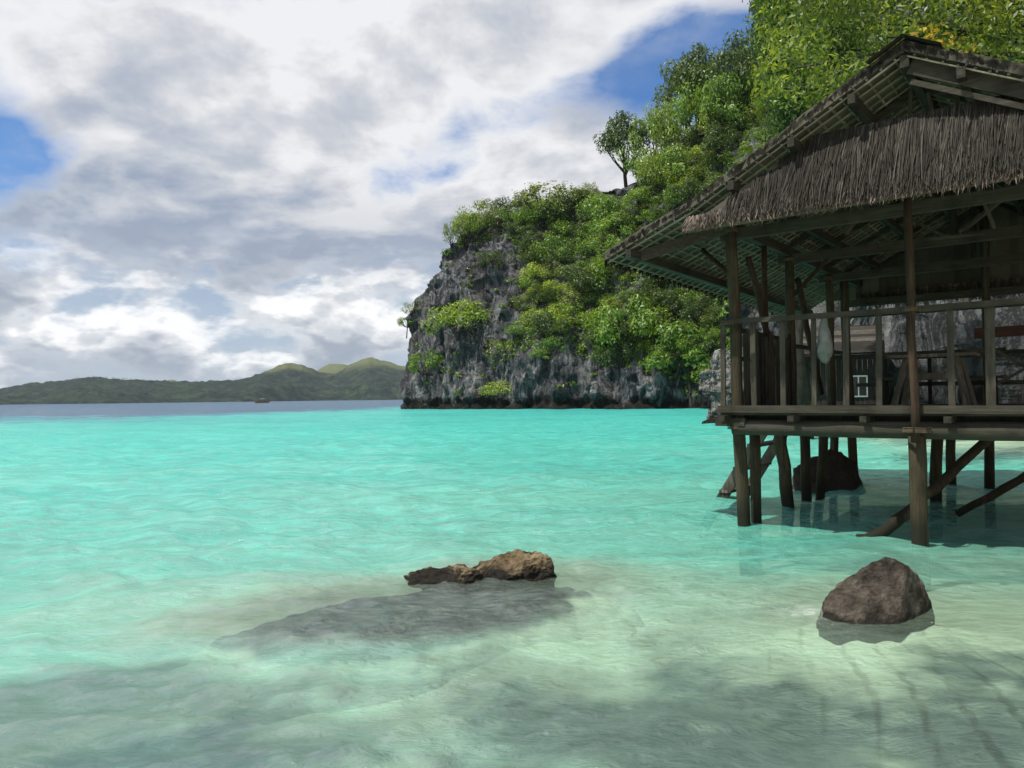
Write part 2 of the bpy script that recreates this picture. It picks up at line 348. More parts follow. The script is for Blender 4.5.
X, Y, RR = polar(0.9, 9000, NR, NA, -105, 105)
cell = np.maximum(RR * R(210) / NA, RR * (math.log(9000 / 0.9) / NR))
Zw = waves(X, Y, cell) * np.clip(0.45 + bottom(X, Y) * 0.9, 0.25, 1.15)
me = np_mesh('water', np.stack([X, Y, Zw], -1).reshape(-1, 3), grid_faces(NR, NA)[:, ::-1])
dep = bottom(X, Y); rm = reef_mask(X, Y)
depv = dep + (np.minimum(dep, np.maximum(0.03, -reef_z(X, Y))) - dep) * sstep(-0.55, 0.0, rm)
ROCK_AT = atZ(878, 618); MID_AT = Vector((-0.3, 6.76, 0))
foam = np.exp(-(((X - ROCK_AT.x + 0.45) / 0.34) ** 2 + ((Y - ROCK_AT.y - 0.12) / 0.36) ** 2))
foam = np.maximum(foam, 0.55 * np.exp(-(((X - MID_AT.x - 0.15) / 0.55) ** 2 + ((Y - 6.5) / 0.07) ** 2)))
foam = np.maximum(foam, 0.9 * np.exp(-(((X + 17.5) / 2.2) ** 2 + ((Y - 119.0) / 1.5) ** 2)))
for nm, arr in (('depth', depv), ('foam', foam)):
    at = me.attributes.new(nm, 'FLOAT', 'POINT'); at.data.foreach_set('value', arr.astype(np.float32).ravel())
def water_fn(N, out):
    P = N.new('ShaderNodeNewGeometry').outputs['Position']
    D = N.new('ShaderNodeAttribute', attribute_name='depth').outputs['Fac']; FO = N.new('ShaderNodeAttribute', attribute_name='foam').outputs['Fac']
    X, Y, Z = N.sep(P)
    swirl = N.noise(N.vmath('MULTIPLY', P, (0.8, 1.5, 1)), 1.3, 7, 0.62, 1.6)
    big = N.noise(N.vmath('MULTIPLY', P, (0.5, 1, 1)), 0.09, 5, 0.6)
    st = N.noise(N.vmath('MULTIPLY', P, (0.12, 0.5, 1)), 0.9, 6, 0.65, 0.8)
    Dn = N.math('MULTIPLY', D, N.math('MULTIPLY', N.ss(big, 0.3, 0.7, 0.8, 1.2), N.ss(st, 0.3, 0.7, 0.75, 1.25)))
    c = N.ramp(N.math('DIVIDE', Dn, 8.0), [(0.0, (0.50, 0.63, 0.45)), (0.03, (0.38, 0.64, 0.48)), (0.07, (0.15, 0.60, 0.47)), (0.15, (0.07, 0.51, 0.42)), (0.46, (0.028, 0.38, 0.34)), (0.85, (0.02, 0.15, 0.22)), (1.0, (0.03, 0.085, 0.15))])
    alpha = N.ramp(N.math('DIVIDE', D, 2.0), [(0.0, (0.03,) * 3), (0.06, (0.16,) * 3), (0.13, (0.34,) * 3), (0.25, (0.62,) * 3), (0.5, (0.86,) * 3), (1.0, (1,) * 3)])
    sw = N.ss(swirl, 0.38, 0.68, 0.9, 1.1)
    c = N.mix(N.ss(D, 0.2, 2.5, 0.75, 0.2), c, N.mix(1.0, c, N.comb(sw, sw, sw), 'MULTIPLY'))
    alpha = N.math('MULTIPLY', alpha, N.ss(swirl, 0.35, 0.7, 0.88, 1.12), clamp=True)
    df = N.new('ShaderNodeBsdfDiffuse'); N.put(df.inputs[0], c)
    tr = N.new('ShaderNodeBsdfTransparent'); tr.inputs[0].default_value = (0.80, 0.975, 0.89, 1)
    # ripples finer than the mesh
    dist = N.vmath('LENGTH', P, out=1)
    v1 = N.vmath('MULTIPLY', P, (1.0, 1.7, 1.0))
    r1 = N.noise(v1, 7.0, 6, 0.62, 0.7); r2 = N.noise(N.vmath('MULTIPLY', P, (0.6, 1.0, 1.0)), 1.5, 7, 0.66, 0.5)
    h = N.math('ADD', N.math('MULTIPLY', r1, 0.06), N.math('MULTIPLY', r2, N.ss(dist, 5, 60, 0.09, 0.6)))
    nb = N.bump(h, 1.0, 1.0)
    gl = N.new('ShaderNodeBsdfGlossy'); N.put(gl.inputs['Roughness'], N.ss(dist, 5, 120, 0.07, 0.25)); N.l.new(nb, gl.inputs['Normal'])
    fr = N.new('ShaderNodeFresnel'); fr.inputs[0].default_value = 1.33; N.l.new(nb, fr.inputs['Normal'])
    N.l.new(N.vmath('NORMALIZE', N.vmath('ADD', N.vmath('SCALE', nb, 0.55), (0, 0, 0.45))), df.inputs['Normal'])
    body = N.mixsh(alpha, tr.outputs[0], df.outputs[0])
    s = N.mixsh(N.math('MINIMUM', N.math('MULTIPLY', fr.outputs[0], N.ss(D, 0.6, 8, 0.95, 0.8)), N.ss(dist, 4, 40, 0.42, 0.30)), body, gl.outputs[0])
    fn = N.noise(P, 16.0, 6, 0.7, 1.0); fm = N.ss(N.math('ADD', N.math('MULTIPLY', FO, 0.34), N.math('MULTIPLY', fn, 0.75)), 0.58, 0.86, 0, 0.35)
    fd = N.new('ShaderNodeBsdfDiffuse'); fd.inputs[0].default_value = (0.75, 0.8, 0.74, 1)
    s = N.mixsh(N.math('MULTIPLY', fm, N.math('GREATER_THAN', FO, 0.03)), s, fd.outputs[0])
    N.l.new(s, out.inputs[0])
WATER = material('clear_turquoise_water', water_fn)
tag(link_mesh('water', me, WATER, None, True), kind='structure')

Xs, Ys, Rs = polar(0.5, 420, 420, 520, -180, 180)
Zs = -bottom(Xs, Ys)
rip = np.sin((Xs * 0.9 - Ys * 0.35 + 0.09 * vnoise(Xs, Ys, 2.6, 31) + 0.26 * vnoise(Xs, Ys, 0.9, 34)) * 2 * math.pi / 0.21) * 0.014 * sstep(0.6, 2.2, Xs) * sstep(9, 5, Rs)
Zs = Zs + rip + 0.006 * vnoise(Xs, Ys, 6, 33)
sm = np_mesh('seabed', np.stack([Xs, Ys, Zs], -1).reshape(-1, 3), grid_faces(420, 520)[:, ::-1])
def sand_fn(N, out):
    P = N.new('ShaderNodeNewGeometry').outputs['Position']
    a = N.noise(P, 1.1, 6, 0.6, 0.8); f = N.noise(P, 40, 4, 0.7)
    c = N.ramp(a, [(0.3, (0.52, 0.49, 0.39)), (0.5, (0.68, 0.65, 0.53)), (0.7, (0.78, 0.75, 0.63))])
    c = N.mix(N.ss(f, 0.55, 0.75, 0, 0.35), c, (0.3, 0.26, 0.18, 1))
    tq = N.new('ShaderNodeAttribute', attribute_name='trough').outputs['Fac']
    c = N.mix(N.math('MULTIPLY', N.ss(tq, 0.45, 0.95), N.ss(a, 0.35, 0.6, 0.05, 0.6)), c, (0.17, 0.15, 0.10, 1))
    principled(N, out, c, 0.9, N.bump(f, 0.3, 0.01))
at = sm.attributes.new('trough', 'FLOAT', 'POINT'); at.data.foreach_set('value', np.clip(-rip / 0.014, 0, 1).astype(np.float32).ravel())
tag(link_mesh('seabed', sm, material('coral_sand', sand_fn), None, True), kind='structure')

# ------------------------------------------------------------------ sea air
mb = MB(); mb.box((-2600, -60, -14), (2600, 4200, 150))
def haze_fn(N, out):
    v = N.new('ShaderNodeVolumePrincipled'); v.inputs['Color'].default_value = (0.72, 0.83, 0.95, 1); v.inputs['Density'].default_value = 0.00007; v.inputs['Anisotropy'].default_value = 0.0
    N.l.new(v.outputs[0], out.inputs['Volume'])
hz = mb.build('haze', material('sea_haze', haze_fn)); tag(hz, kind='stuff')
# ------------------------------------------------------------------ limestone headland
COLS = [  # x, y of the waterline, inward direction, profile (setback, height) pairs
 ((15, 165), (1, -.3), [(0, 0), (2, 12), (5, 20), (9, 26), (14, 30), (25, 33), (45, 30)]),
 ((0, 150), (1, -.2), [(0, 0), (2, 14), (5, 21), (9, 26), (14, 31), (25, 33), (45, 30)]),
 ((-12, 135), (1, 0), [(0, 0), (2, 14), (5, 21), (9, 26), (14, 31), (25, 33), (45, 30)]),
 ((-17, 124.5), (1, .3), [(0, 0), (2.4, 14), (6, 20), (11, 24.5), (18, 29), (27, 32), (45, 31)]),
 ((-17.9, 121), (.9, .45), [(0, 0), (2.4, 13), (6, 19.5), (11, 24), (18, 29), (27, 32), (45, 31)]),
 ((-14, 116.5), (.7, .7), [(0, 0), (1.8, 9), (4.5, 18), (8, 24), (13, 30), (22, 33), (42, 32)]),
 ((-6, 110), (.55, .83), [(0, 0), (1.6, 8), (4.5, 17), (8, 23), (13, 29), (20, 32), (40, 33)]),
 ((5, 102), (.55, .83), [(0, 0), (1.6, 7), (5, 14), (9, 22), (14, 28), (21, 33), (40, 40)]),
 ((14, 95), (.5, .86), [(0, 0), (1.2, 6), (5, 13), (10, 22), (16, 31), (24, 38), (42, 50)]),
 ((23, 87), (.55, .83), [(0, 0), (1, 6), (5, 15), (10, 26), (18, 41), (28, 54), (45, 62)]),
 ((31, 78), (.8, .6), [(0, 0), (1, 6), (6, 20), (12, 34), (20, 48), (32, 58), (45, 62)]),
 ((33, 66), (1, .2), [(0, 0), (1, 6), (6, 20), (12, 34), (20, 46), (32, 56), (45, 60)]),
 ((27, 56), (.95, 0), [(0, 0), (1, 5), (5, 14), (12, 28), (22, 40), (32, 50), (42, 55)]),
 ((18, 47.5), (.9, .05), [(0, 0), (.5, 2), (2, 5), (6, 10), (14, 20), (26, 34), (40, 46)]),
 ((14, 42), (1, 0), [(0, 0), (.5, 2), (1.5, 4), (4, 8), (10, 16), (22, 30), (36, 42)]),
 ((14.5, 38), (1, .1), [(0, 0), (.5, 2), (1.5, 5), (4, 9), (10, 18), (22, 32), (36, 44)]),
 ((17, 34), (.8, .5), [(0, 0), (.5, 4), (1.5, 9), (4, 14), (10, 22), (22, 34), (36, 44)]),
 ((23, 30), (.6, .8), [(0, 0), (.5, 5), (1.5, 10), (4, 15), (10, 23), (22, 34), (36, 44)]),
 ((30, 22), (.9, .4), [(0, 0), (.5, 5), (1.5, 9), (4, 14), (10, 20), (22, 30), (36, 40)]),
 ((35, 8), (1, 0), [(0, 0), (.5, 4), (1.5, 8), (4, 12), (10, 18), (22, 28), (36, 36)]),
 ((33, -12), (1, 0), [(0, 0), (.5, 4), (1.5, 8), (4, 12), (10, 18), (22, 28), (36, 36)]),
]
def build_headland():
    pos = np.array([c[0] for c in COLS], float); inw = np.array([np.array(c[1]) / np.linalg.norm(c[1]) for c in COLS]); prof = np.array([c[2] for c in COLS], float)
    seg = np.r_[0, np.cumsum(np.linalg.norm(np.diff(pos, axis=0), axis=1))]
    dens = []
    for i in range(len(pos) - 1):
        n = max(4, int((seg[i + 1] - seg[i]) / (0.30 if 2 <= i <= 9 else 0.6 if i < 16 else 1.2)))
        dens += list(i + np.arange(n) / n)
    tt = np.array(dens + [len(pos) - 1.0])
    idx = np.arange(len(pos)); 
    def ip(a): return np.interp(tt, idx, a)
    bx, by = ip(pos[:, 0]), ip(pos[:, 1]); k = 15; ker = np.hanning(k + 2)[1:-1]; ker /= ker.sum()
    def sm_(a): return np.convolve(np.pad(a, k // 2, mode='edge'), ker, 'valid')
    bx, by = sm_(bx), sm_(by); ix, iy = sm_(ip(inw[:, 0])), sm_(ip(inw[:, 1])); nn = np.hypot(ix, iy); ix /= nn; iy /= nn
    NJ = 150; pj = np.linspace(0, 1, NJ) ** 1.05 * 6
    V = np.zeros((len(tt), NJ, 3))
    for j, u in enumerate(pj):
        a = int(min(u, 5)); f = u - a
        s = ip(prof[:, a, 0]) * (1 - f) + ip(prof[:, a + 1, 0]) * f; z = ip(prof[:, a, 1]) * (1 - f) + ip(prof[:, a + 1, 1]) * f
        V[:, j, 0] = bx + ix * s; V[:, j, 1] = by + iy * s; V[:, j, 2] = z
    V[:, 0, 2] = -4.0
    rid = lambda p, o=4: mn.ridged_multi_fractal(p, 0.9, 2.1, o, 1.0, 2.0)
    for i in range(len(tt)):
        o = Vector((-ix[i], -iy[i], 0.12)); dist = math.hypot(bx[i], by[i]); near = min(1.0, dist / 70.0)
        for j in range(NJ):
            p = Vector(V[i, j]); z = p.z
            big = mn.noise(p * 0.075) * 3.4 * near
            ped = 1.0 if z > 0 else 0.3
            fl = (rid(Vector((p.x * 0.17, p.y * 0.17, z * 0.055))) - 1.1) * 1.6 * near
            q = Vector((p.x * 0.45, p.y * 0.45, z * 0.2)); f2 = (rid(q + Vector((7, 3, 1)), 3) - 1.0) * 0.85
            jag = mn.noise_vector(p * 0.85) * 0.45 + mn.noise_vector(p * 2.1) * 0.16
            d = o * ((big + fl + f2) * ped) + jag
            # sharp pinnacles on the flatter top
            top = max(0.0, min(1.0, (j / NJ - 0.45) * 4))
            d.z += top * max(0, rid(p * 0.22 + Vector((2, 9, 4)), 3) - 1.0) * 1.8 * near
            if z < 1.6: d -= o * (0.9 * max(0, 1 - abs(z - 0.7) / 0.9)) * near
            V[i, j] += np.array(d)
    me = np_mesh('headland', V.reshape(-1, 3), grid_faces(len(tt), NJ))
    ob = link_mesh('headland', me, LIME, None, False); tag(ob, kind='structure')
    return ob, me
head, hme = build_headland()
HV = [v.co.copy() for v in hme.vertices]; HF = [tuple(p.vertices) for p in hme.polygons]
bvh = BVHTree.FromPolygons(HV, HF)
def hit(px, py):
    d = Vector(ray(px, py)).normalized(); r = bvh.ray_cast(Vector(CAM), d); return r[0], r[1]

# ------------------------------------------------------------------ foliage
def leaves_arr(rg, clumps, size, per, flat=0.75, up=0.35, jitter=0.35, droop=0.0):
    Vs = []
    for (c, r) in clumps:
        c = np.array(c, float); r = np.array(r if hasattr(r, '__len__') else (r, r, r * flat), float)
        n = max(6, int(per * (r[0] * r[1]) / 1.0)) if per > 0 else int(-per)
        d = rg.normal(size=(n, 3)); d /= np.linalg.norm(d, axis=1)[:, None]
        rad = rg.uniform(0.25, 1.0, n) ** 0.45
        p = c + d * r * rad[:, None] * (1 + rg.normal(0, 0.08, n))[:, None]
        nrm = d * 0.8 + rg.normal(0, jitter, (n, 3)) + np.array([0, 0, up]); nrm /= np.linalg.norm(nrm, axis=1)[:, None]
        t = np.cross(nrm, rg.normal(size=(n, 3))); t[:, 2] -= droop; t /= np.linalg.norm(t, axis=1)[:, None]; b = np.cross(nrm, t)
        L = size * rg.uniform(0.6, 1.3, n)[:, None]; W = L * rg.uniform(0.32, 0.5, n)[:, None]
        Vs.append(np.stack([p - t * L / 2, p + b * W / 2 - t * L * 0.05 + nrm * L * 0.08, p + t * L / 2 - nrm * L * 0.1, p - b * W / 2 - t * L * 0.05 + nrm * L * 0.08], 1))
    A = np.concatenate(Vs); return A.reshape(-1, 3)
def leaf_obj(name, arr, mat, parent=None):
    n = len(arr) // 4; return link_mesh(name, np_mesh(name, arr, np.arange(n * 4).reshape(-1, 4)), mat, parent)
def crown_clumps(rg, R_, hgt, n, cr, z0=0.0, hollow=0.55):
    out = []
    for k in range(n):
        a = rg.uniform(0, 2 * math.pi); t = rg.uniform(-0.35, 1); ca = math.sqrt(max(0, 1 - max(t, -0.2) ** 2 * 0.9)); rr = R_ * ca * rg.uniform(hollow, 1.0)
        s = cr * rg.uniform(0.45, 1.25); rr *= rg.choice([1, 1, 1, 1.3])
        out.append(((rr * math.cos(a), rr * math.sin(a), z0 + hgt * (0.5 + 0.5 * t) * rg.uniform(0.85, 1.1)), (s, s * rg.uniform(0.8, 1.2), s * rg.uniform(0.55, 0.85))))
    return out
SHR = 'shrubs growing on the limestone headland'; TRE = 'trees growing on the limestone headland'
def proto_tree(seed, R_, hgt, trunk_h, n, cr, leaf, per, mat, tr=0.18, hollow=0.55):
    """a unit plant at the origin: crown mesh and trunk mesh (with limbs)"""
    rg = np.random.RandomState(seed); rn = random.Random(seed); cl = crown_clumps(rg, R_, hgt, n, cr, trunk_h, hollow)
    A = leaves_arr(rg, cl, leaf, per); k = len(A) // 4
    cme = np_mesh('crown', A, np.arange(k * 4).reshape(-1, 4)); cme.materials.append(mat)
    mb = MB(); top = Vector((rg.normal(0, R_ * 0.08), rg.normal(0, R_ * 0.08), trunk_h + hgt * 0.45))
    mb.tube([Vector((0, 0, -1.2)), Vector((rg.normal(0, .1), rg.normal(0, .1), trunk_h * 0.5)), top], [tr * 1.3, tr, tr * 0.5], 7)
    for (c, r) in cl[::2]:
        s = Vector((0, 0, trunk_h * rn.uniform(0.5, 1.0))); e = Vector(c); mb.tube([s, s.lerp(e, 0.5) + Vector((0, 0, -0.1 * R_)), e], [tr * 0.5, tr * 0.33, tr * 0.12], 5)
    tme = bpy.data.meshes.new('trunk'); tme.from_pydata(mb.v, [], mb.f); tme.materials.append(BARK)
    return cme, tme
KINDS = {
 'bush': [proto_tree(s, 1.0, 1.15, 0.15, 26, 0.42, 0.125, 560, LEAF, 0.05) for s in (1, 2, 3)],
 'dark': [proto_tree(s, 1.0, 1.3, 0.2, 26, 0.40, 0.125, 560, LEAF_D, 0.05) for s in (4, 5)],
 'yellow': [proto_tree(s, 1.0, 1.0, 0.15, 24, 0.42, 0.12, 580, LEAF_Y, 0.05) for s in (6, 7)],
 'olive': [proto_tree(s, 1.0, 1.2, 0.25, 20, 0.36, 0.11, 460, LEAF_O, 0.06) for s in (8, 9)],
 'open': [proto_tree(s, 1.0, 1.5, 0.6, 30, 0.36, 0.13, 850, LEAF_D, 0.07, 0.45) for s in (10, 11)],
}
KL = {'bush': ('shrub', 'mid green leafy shrub among many like it on the limestone headland', 'shrub', 'mid green ' + SHR),
      'dark': ('shrub', 'dark green dense shrub among many like it on the limestone headland', 'shrub', 'dark green ' + SHR),
      'yellow': ('shrub', 'sunny yellow-green shrub among many like it on the limestone headland', 'shrub', 'yellow-green ' + SHR),
      'olive': ('shrub', 'olive thin-leaved shrub among others like it on the limestone headland', 'shrub', 'olive ' + SHR),
      'open': ('tree', 'dark open-crowned tree among others like it on the headland', 'tree', TRE)}
rnp = random.Random(77)
def plant(kind, p, size, stretch=1.0, label=None, lean=None):
    cme, tme = rnp.choice(KINDS[kind]); nm, lb, ct, gp = KL[kind]
    o = empty(nm, p, rnp.uniform(0, 6.28), label or lb, ct, None if label else gp); o.scale = (size * rnp.uniform(.75, 1.35), size * rnp.uniform(.75, 1.3), size * stretch * rnp.uniform(.85, 1.2)); o.rotation_euler = (rnp.gauss(0, .12), rnp.gauss(0, .12), rnp.uniform(0, 6.28))
    if label: o.scale = (size * 1.1, size * 1.1, size * stretch); o.rotation_euler = (0, -0.08, 0.7)
    for n_, m_ in (('crown', cme), ('trunk', tme)):
        c = bpy.data.objects.new(n_, m_); col.objects.link(c); c.parent = o
    return o
def plant_px(kind, px, py, rad_px, stretch=1.0, label=None, back=0.0):
    """root the plant where the sight line through its base meets the rock"""
    h = hit(px, py)[0]
    if h is None: return None
    s = rad_px * h.y / F
    return plant(kind, h + Vector((0, back, -0.25 * s)), s, stretch, label)

# bare faces in the photograph, as outlines on the rock
BARE = [[(396, 410), (396, 340), (412, 296), (436, 258), (470, 244), (512, 238), (528, 268), (526, 325), (500, 345), (490, 372), (470, 410)],
        [(470, 410), (488, 372), (520, 352), (575, 352), (600, 366), (650, 372), (690, 384), (716, 384), (716, 412)],
        [(600, 212), (600, 190), (618, 172), (640, 172), (640, 205)], [(684, 140), (690, 122), (712, 128), (708, 146)]]
def inside(x, y, poly):
    c = False; n = len(poly)
    for i in range(n):
        x1, y1 = poly[i]; x2, y2 = poly[i - 1]
        if (y1 > y) != (y2 > y) and x < (x2 - x1) * (y - y1) / (y2 - y1) + x1: c = not c
    return c
rs = random.Random(5); spots = []
py = 60.0
while py < 392:
    px = 402 + rs.uniform(0, 12)
    while px < 800:
        x = px + rs.uniform(-6, 6); y = py + rs.uniform(-6, 6); px += rs.uniform(15, 23)
        bare = any(inside(x, y, b) for b in BARE)
        if bare and rs.random() > (0.06 if y < 372 else 0.02): continue
        if x > 735 and y > 140 or (x > 690 and y > 300 and x > 722): continue
        h, nrm = hit(x, y)
        if h is None: continue
        if h.y > 140: continue
        r = rs.uniform(10, 20) * (0.7 if bare else 1.0)
        kind = rs.choices(['bush', 'dark', 'yellow', 'olive', 'open'], [4.6, 2.0, 1.7, 1.5, 1.3])[0]
        spots.append((kind, h, r * h.y / F))
    py += 14.0
for kind, h, s in spots: plant(kind, h + Vector((0, 0, -0.3 * s)), s, rs.uniform(0.8, 1.15))
# plants that stand out by themselves
plant_px('yellow', 462, 330, 27, 1.0, 'large yellow-green bush clinging high on the bare grey cliff face')
plant_px('yellow', 498, 394, 17, 0.7, 'small yellow-green bush low on the cliff, alone above the waterline')
plant_px('bush', 427, 374, 14, 1.3, 'green bush low at the left edge of the grey cliff')
plant_px('olive', 412, 316, 9, 1.2, 'thin wispy shrub jutting from the far left edge of the cliff')
plant_px('bush', 690, 370, 34, 1.15, 'big bright green bush at the cliff foot beside the hut roof eave')
plant_px('bush', 628, 350, 28, 1.4, 'tall rounded green tree-like bush on the lower middle of the cliff')
def skyline_tree(kind, px, ytop, ybase, w_px, Yd, label=None):
    h = None; y = ybase
    while h is None and y < ybase + 90: h = hit(px, y)[0]; y += 3
    if h is None: return
    s = w_px * h.y / F; hgt = (atY(px, ytop, h.y).z - h.z); k = {'open': 2.25, 'olive': 1.45, 'bush': 1.3, 'dark': 1.5, 'yellow': 1.15}[kind]
    return plant(kind, h, s, min(2.2, max(0.7, hgt / (s * k))), label)
skyline_tree('open', 627, 112, 186, 24, 112, 'dark lone tree leaning out over the dark rock pinnacle, sky behind it')
skyline_tree('open', 703, 46, 128, 27, 108, 'tallest dark tree on the skyline of the headland')
for a in [('dark', 690, 66, 128, 24, 106), ('bush', 718, 62, 118, 26, 106), ('dark', 752, 40, 100, 26, 104), ('bush', 700, 88, 140, 24, 104), ('yellow', 672, 112, 160, 20, 104), ('dark', 742, 52, 110, 26, 106), ('olive', 480, 200, 240, 20, 124), ('dark', 500, 196, 232, 17, 122), ('olive', 545, 192, 225, 30, 122), ('open', 527, 190, 222, 15, 121), ('olive', 575, 192, 224, 26, 122),
          ('bush', 600, 200, 226, 18, 120), ('bush', 655, 122, 170, 22, 110), ('yellow', 720, 96, 140, 22, 104), ('bush', 672, 150, 190, 20, 106), ('yellow', 650, 165, 200, 18, 108), ('bush', 738, 90, 140, 24, 100), ('olive', 452, 222, 250, 13, 122), ('bush', 468, 212, 240, 16, 122)]:
    skyline_tree(*a)
for (x, y, r_) in ((790, 262, 60), (835, 250, 70), (880, 255, 70), (925, 245, 75), (975, 250, 75), (1015, 240, 75), (860, 215, 80), (940, 205, 80), (1005, 200, 80)): plant_px('dark', x, y, r_)  # unseen shrubs behind the hut roof, added to shade the near cliff
# creepers and low plants filling the green slopes
def undergrowth():
    rg = np.random.RandomState(9); cl = []
    for i in range(9000):
        x = rg.uniform(400, 1030); y = rg.uniform(20, 398)
        bare = any(inside(x, y, b) for b in BARE)
        if bare and rg.rand() > 0.05: continue
        h, nrm = hit(x, y)
        if h is None or h.y > 150 or (x > 735 and y > 250): continue
        s = rg.uniform(3, 8) * max(h.y, 25) / F * 0.8
        cl.append((tuple(h + nrm * 0.1 * s), (s, s, s * 0.7)))
    A = leaves_arr(rg, cl, 0.4, -44, jitter=0.5)
    o = leaf_obj('undergrowth', A, LEAF); tag(o, 'low green creepers and undergrowth covering the headland slopes', 'undergrowth', kind='stuff')
undergrowth()

# ------------------------------------------------------------------ far hills across the bay
def build_hills():
    sky = [(-400, 392), (-200, 390), (0, 388.5), (31, 383), (45, 382.5), (74, 379), (94, 377), (139, 380.5), (172, 381), (200, 381.5), (230, 380.5), (246, 378.5), (267, 371), (287, 363), (303, 365), (320, 372), (336, 374), (352, 364), (369, 357), (386, 361), (398, 365), (430, 370), (480, 380), (560, 392), (620, 398)]
    xs = np.linspace(-400, 620, 620); ys = np.interp(xs, [s[0] for s in sky], [s[1] for s in sky])
    nj = 46; V = np.zeros((len(xs), nj, 3))
    for i, (px, py) in enumerate(zip(xs, ys)):
        d = ray(px, 402); Ysh = 1150 + 260 * sstep(150, 390, np.array(px)) + 40 * math.sin(px * 0.045); Yr = Ysh + 330
        zr = 1.6 + Yr * ray(px, py)[2]
        for j in range(nj):
            t = j / (nj - 1)
            if t < 0.8:
                u = t / 0.8; Yc = Ysh + (Yr - Ysh) * u; z = zr * (0.30 * min(1, u * 6) + 0.70 * (u ** 1.25)) if u > 0 else -3
                z *= 1 - 0.10 * math.sin(u * 3.14) * (1 + math.sin(px * 0.11 + u * 4))
            else:
                u = (t - 0.8) / 0.2; Yc = Yr + 260 * u; z = zr * (1 - 0.55 * u * u)
            x = d[0] * Yc; p = Vector((x, Yc, z)); 
            z += (mn.fractal(Vector((x, Yc, 0)) * 0.045, 0.8, 2.0, 3) * 3.0 + mn.noise(Vector((x, Yc, 3)) * 0.16) * 1.6) * min(1, max(0, t * 8))
            V[i, j] = (x, Yc, z)
    def fn(N, out):
        P = N.new('ShaderNodeNewGeometry').outputs['Position']; X, Y, Z = N.sep(P)
        a = N.noise(P, 0.045, 9, 0.8); b = N.noise(P, 0.007, 4, 0.5)
        c = N.ramp(a, [(0.42, (0.003, 0.009, 0.007)), (0.5, (0.012, 0.026, 0.016)), (0.6, (0.042, 0.065, 0.032))])
        g = N.math('MULTIPLY', N.ss(N.math('ADD', N.math('DIVIDE', Z, 130.0), N.math('MULTIPLY', b, 0.6)), 0.74, 0.92), 0.75)
        c = N.mix(g, c, N.mix(a, (0.09, 0.12, 0.04, 1), (0.2, 0.2, 0.09, 1)))
        principled(N, out, c, 0.95, N.bump(a, 1.0, 6.0))
    o = link_mesh('hills', np_mesh('hills', V.reshape(-1, 3), grid_faces(len(xs), nj)), material('forested_hill', fn), None, True); tag(o, kind='structure')
    b2 = BVHTree.FromPolygons([v.co.copy() for v in o.data.vertices], [tuple(p.vertices) for p in o.data.polygons])
    # a second rounded hill further off, showing between the two peaks
    xs2 = np.linspace(305, 385, 60); V2 = np.zeros((60, 16, 3))
    for i, px in enumerate(xs2):
        py = 363 + 26 * ((px - 338) / 40) ** 2
        for j in range(16):
            u = j / 15; Yc = 1950 + 300 * u; z = max(-2, (1.6 + 2100 * ray(px, py)[2]) * math.sin(min(1, 0.1 + u * 1.1) * 1.9))
            x = ray(px, 402)[0] * Yc; V2[i, j] = (x, Yc, z + mn.noise(Vector((x, Yc, 0)) * 0.05) * 3)
    tag(link_mesh('hill', np_mesh('hill', V2.reshape(-1, 3), grid_faces(60, 16)), o.data.materials[0], None, True), kind='structure')
    # low far peaks
    for (xc, yc, wd) in ((32, 381.5, 14), (172, 379, 16)):
        V3 = np.zeros((30, 10, 3))
        for i in range(30):
            px = xc - wd + 2 * wd * i / 29; py = yc + 12 * ((px - xc) / wd) ** 2
            for j in range(10):
                u = j / 9; Yc = 3200 + 300 * u; V3[i, j] = (ray(px, 402)[0] * Yc, Yc, max(-2, (1.6 + 3300 * ray(px, py)[2]) * math.sin(u * 3.0)))
        tag(link_mesh('hill', np_mesh('hill', V3.reshape(-1, 3), grid_faces(30, 10)), o.data.materials[0], None, True), kind='structure')
    # palms along the ridge
    rg = np.random.RandomState(4); mb = MB(); mb.tube([(0, 0, -6), (0.3, 0, 5), (0.1, 0, 9)], [0.4, 0.3, 0.25], 5)
    tme = bpy.data.meshes.new('trunk'); tme.from_pydata(mb.v, [], mb.f); tme.materials.append(BARK)
    mf = MB()
    for k in range(11):
        a = 2 * math.pi * k / 11; dx, dy = math.cos(a), math.sin(a); w = 0.35
        pts = [Vector((dx * r, dy * r, 9 + z)) for r, z in ((0, 0), (1.6, 0.8), (3.2, 0.1), (4.2, -1.4))]
        for p, q in zip(pts, pts[1:]): mf.quad(p + Vector((-dy * w, dx * w, 0)), p + Vector((dy * w, -dx * w, 0)), q + Vector((dy * w, -dx * w, 0)), q + Vector((-dy * w, dx * w, 0)))
    fme = bpy.data.meshes.new('crown'); fme.from_pydata(mf.v, [], mf.f); fme.materials.append(LEAF_D)
    for k in range(34):
        px = 76 + 76 * k / 33 + rg.uniform(-1, 1) ; py = np.interp(px, [s[0] for s in sky], [s[1] for s in sky])
        d = Vector(ray(px, py + 0.6)).normalized(); h = b2.ray_cast(Vector(CAM), d)[0]
        if h is None: continue
        o2 = empty('palm_tree', h, rg.uniform(0, 6), 'tiny palm in the row along the far low ridge across the bay', 'palm tree', 'palms along the far ridge'); o2.scale = (.55, .55, .6 * rg.uniform(0.7, 1.1)); o2.location.z -= 2.5
        for n_, m_ in (('trunk', tme), ('crown', fme)):
            c = bpy.data.objects.new(n_, m_); col.objects.link(c); c.parent = o2
build_hills()

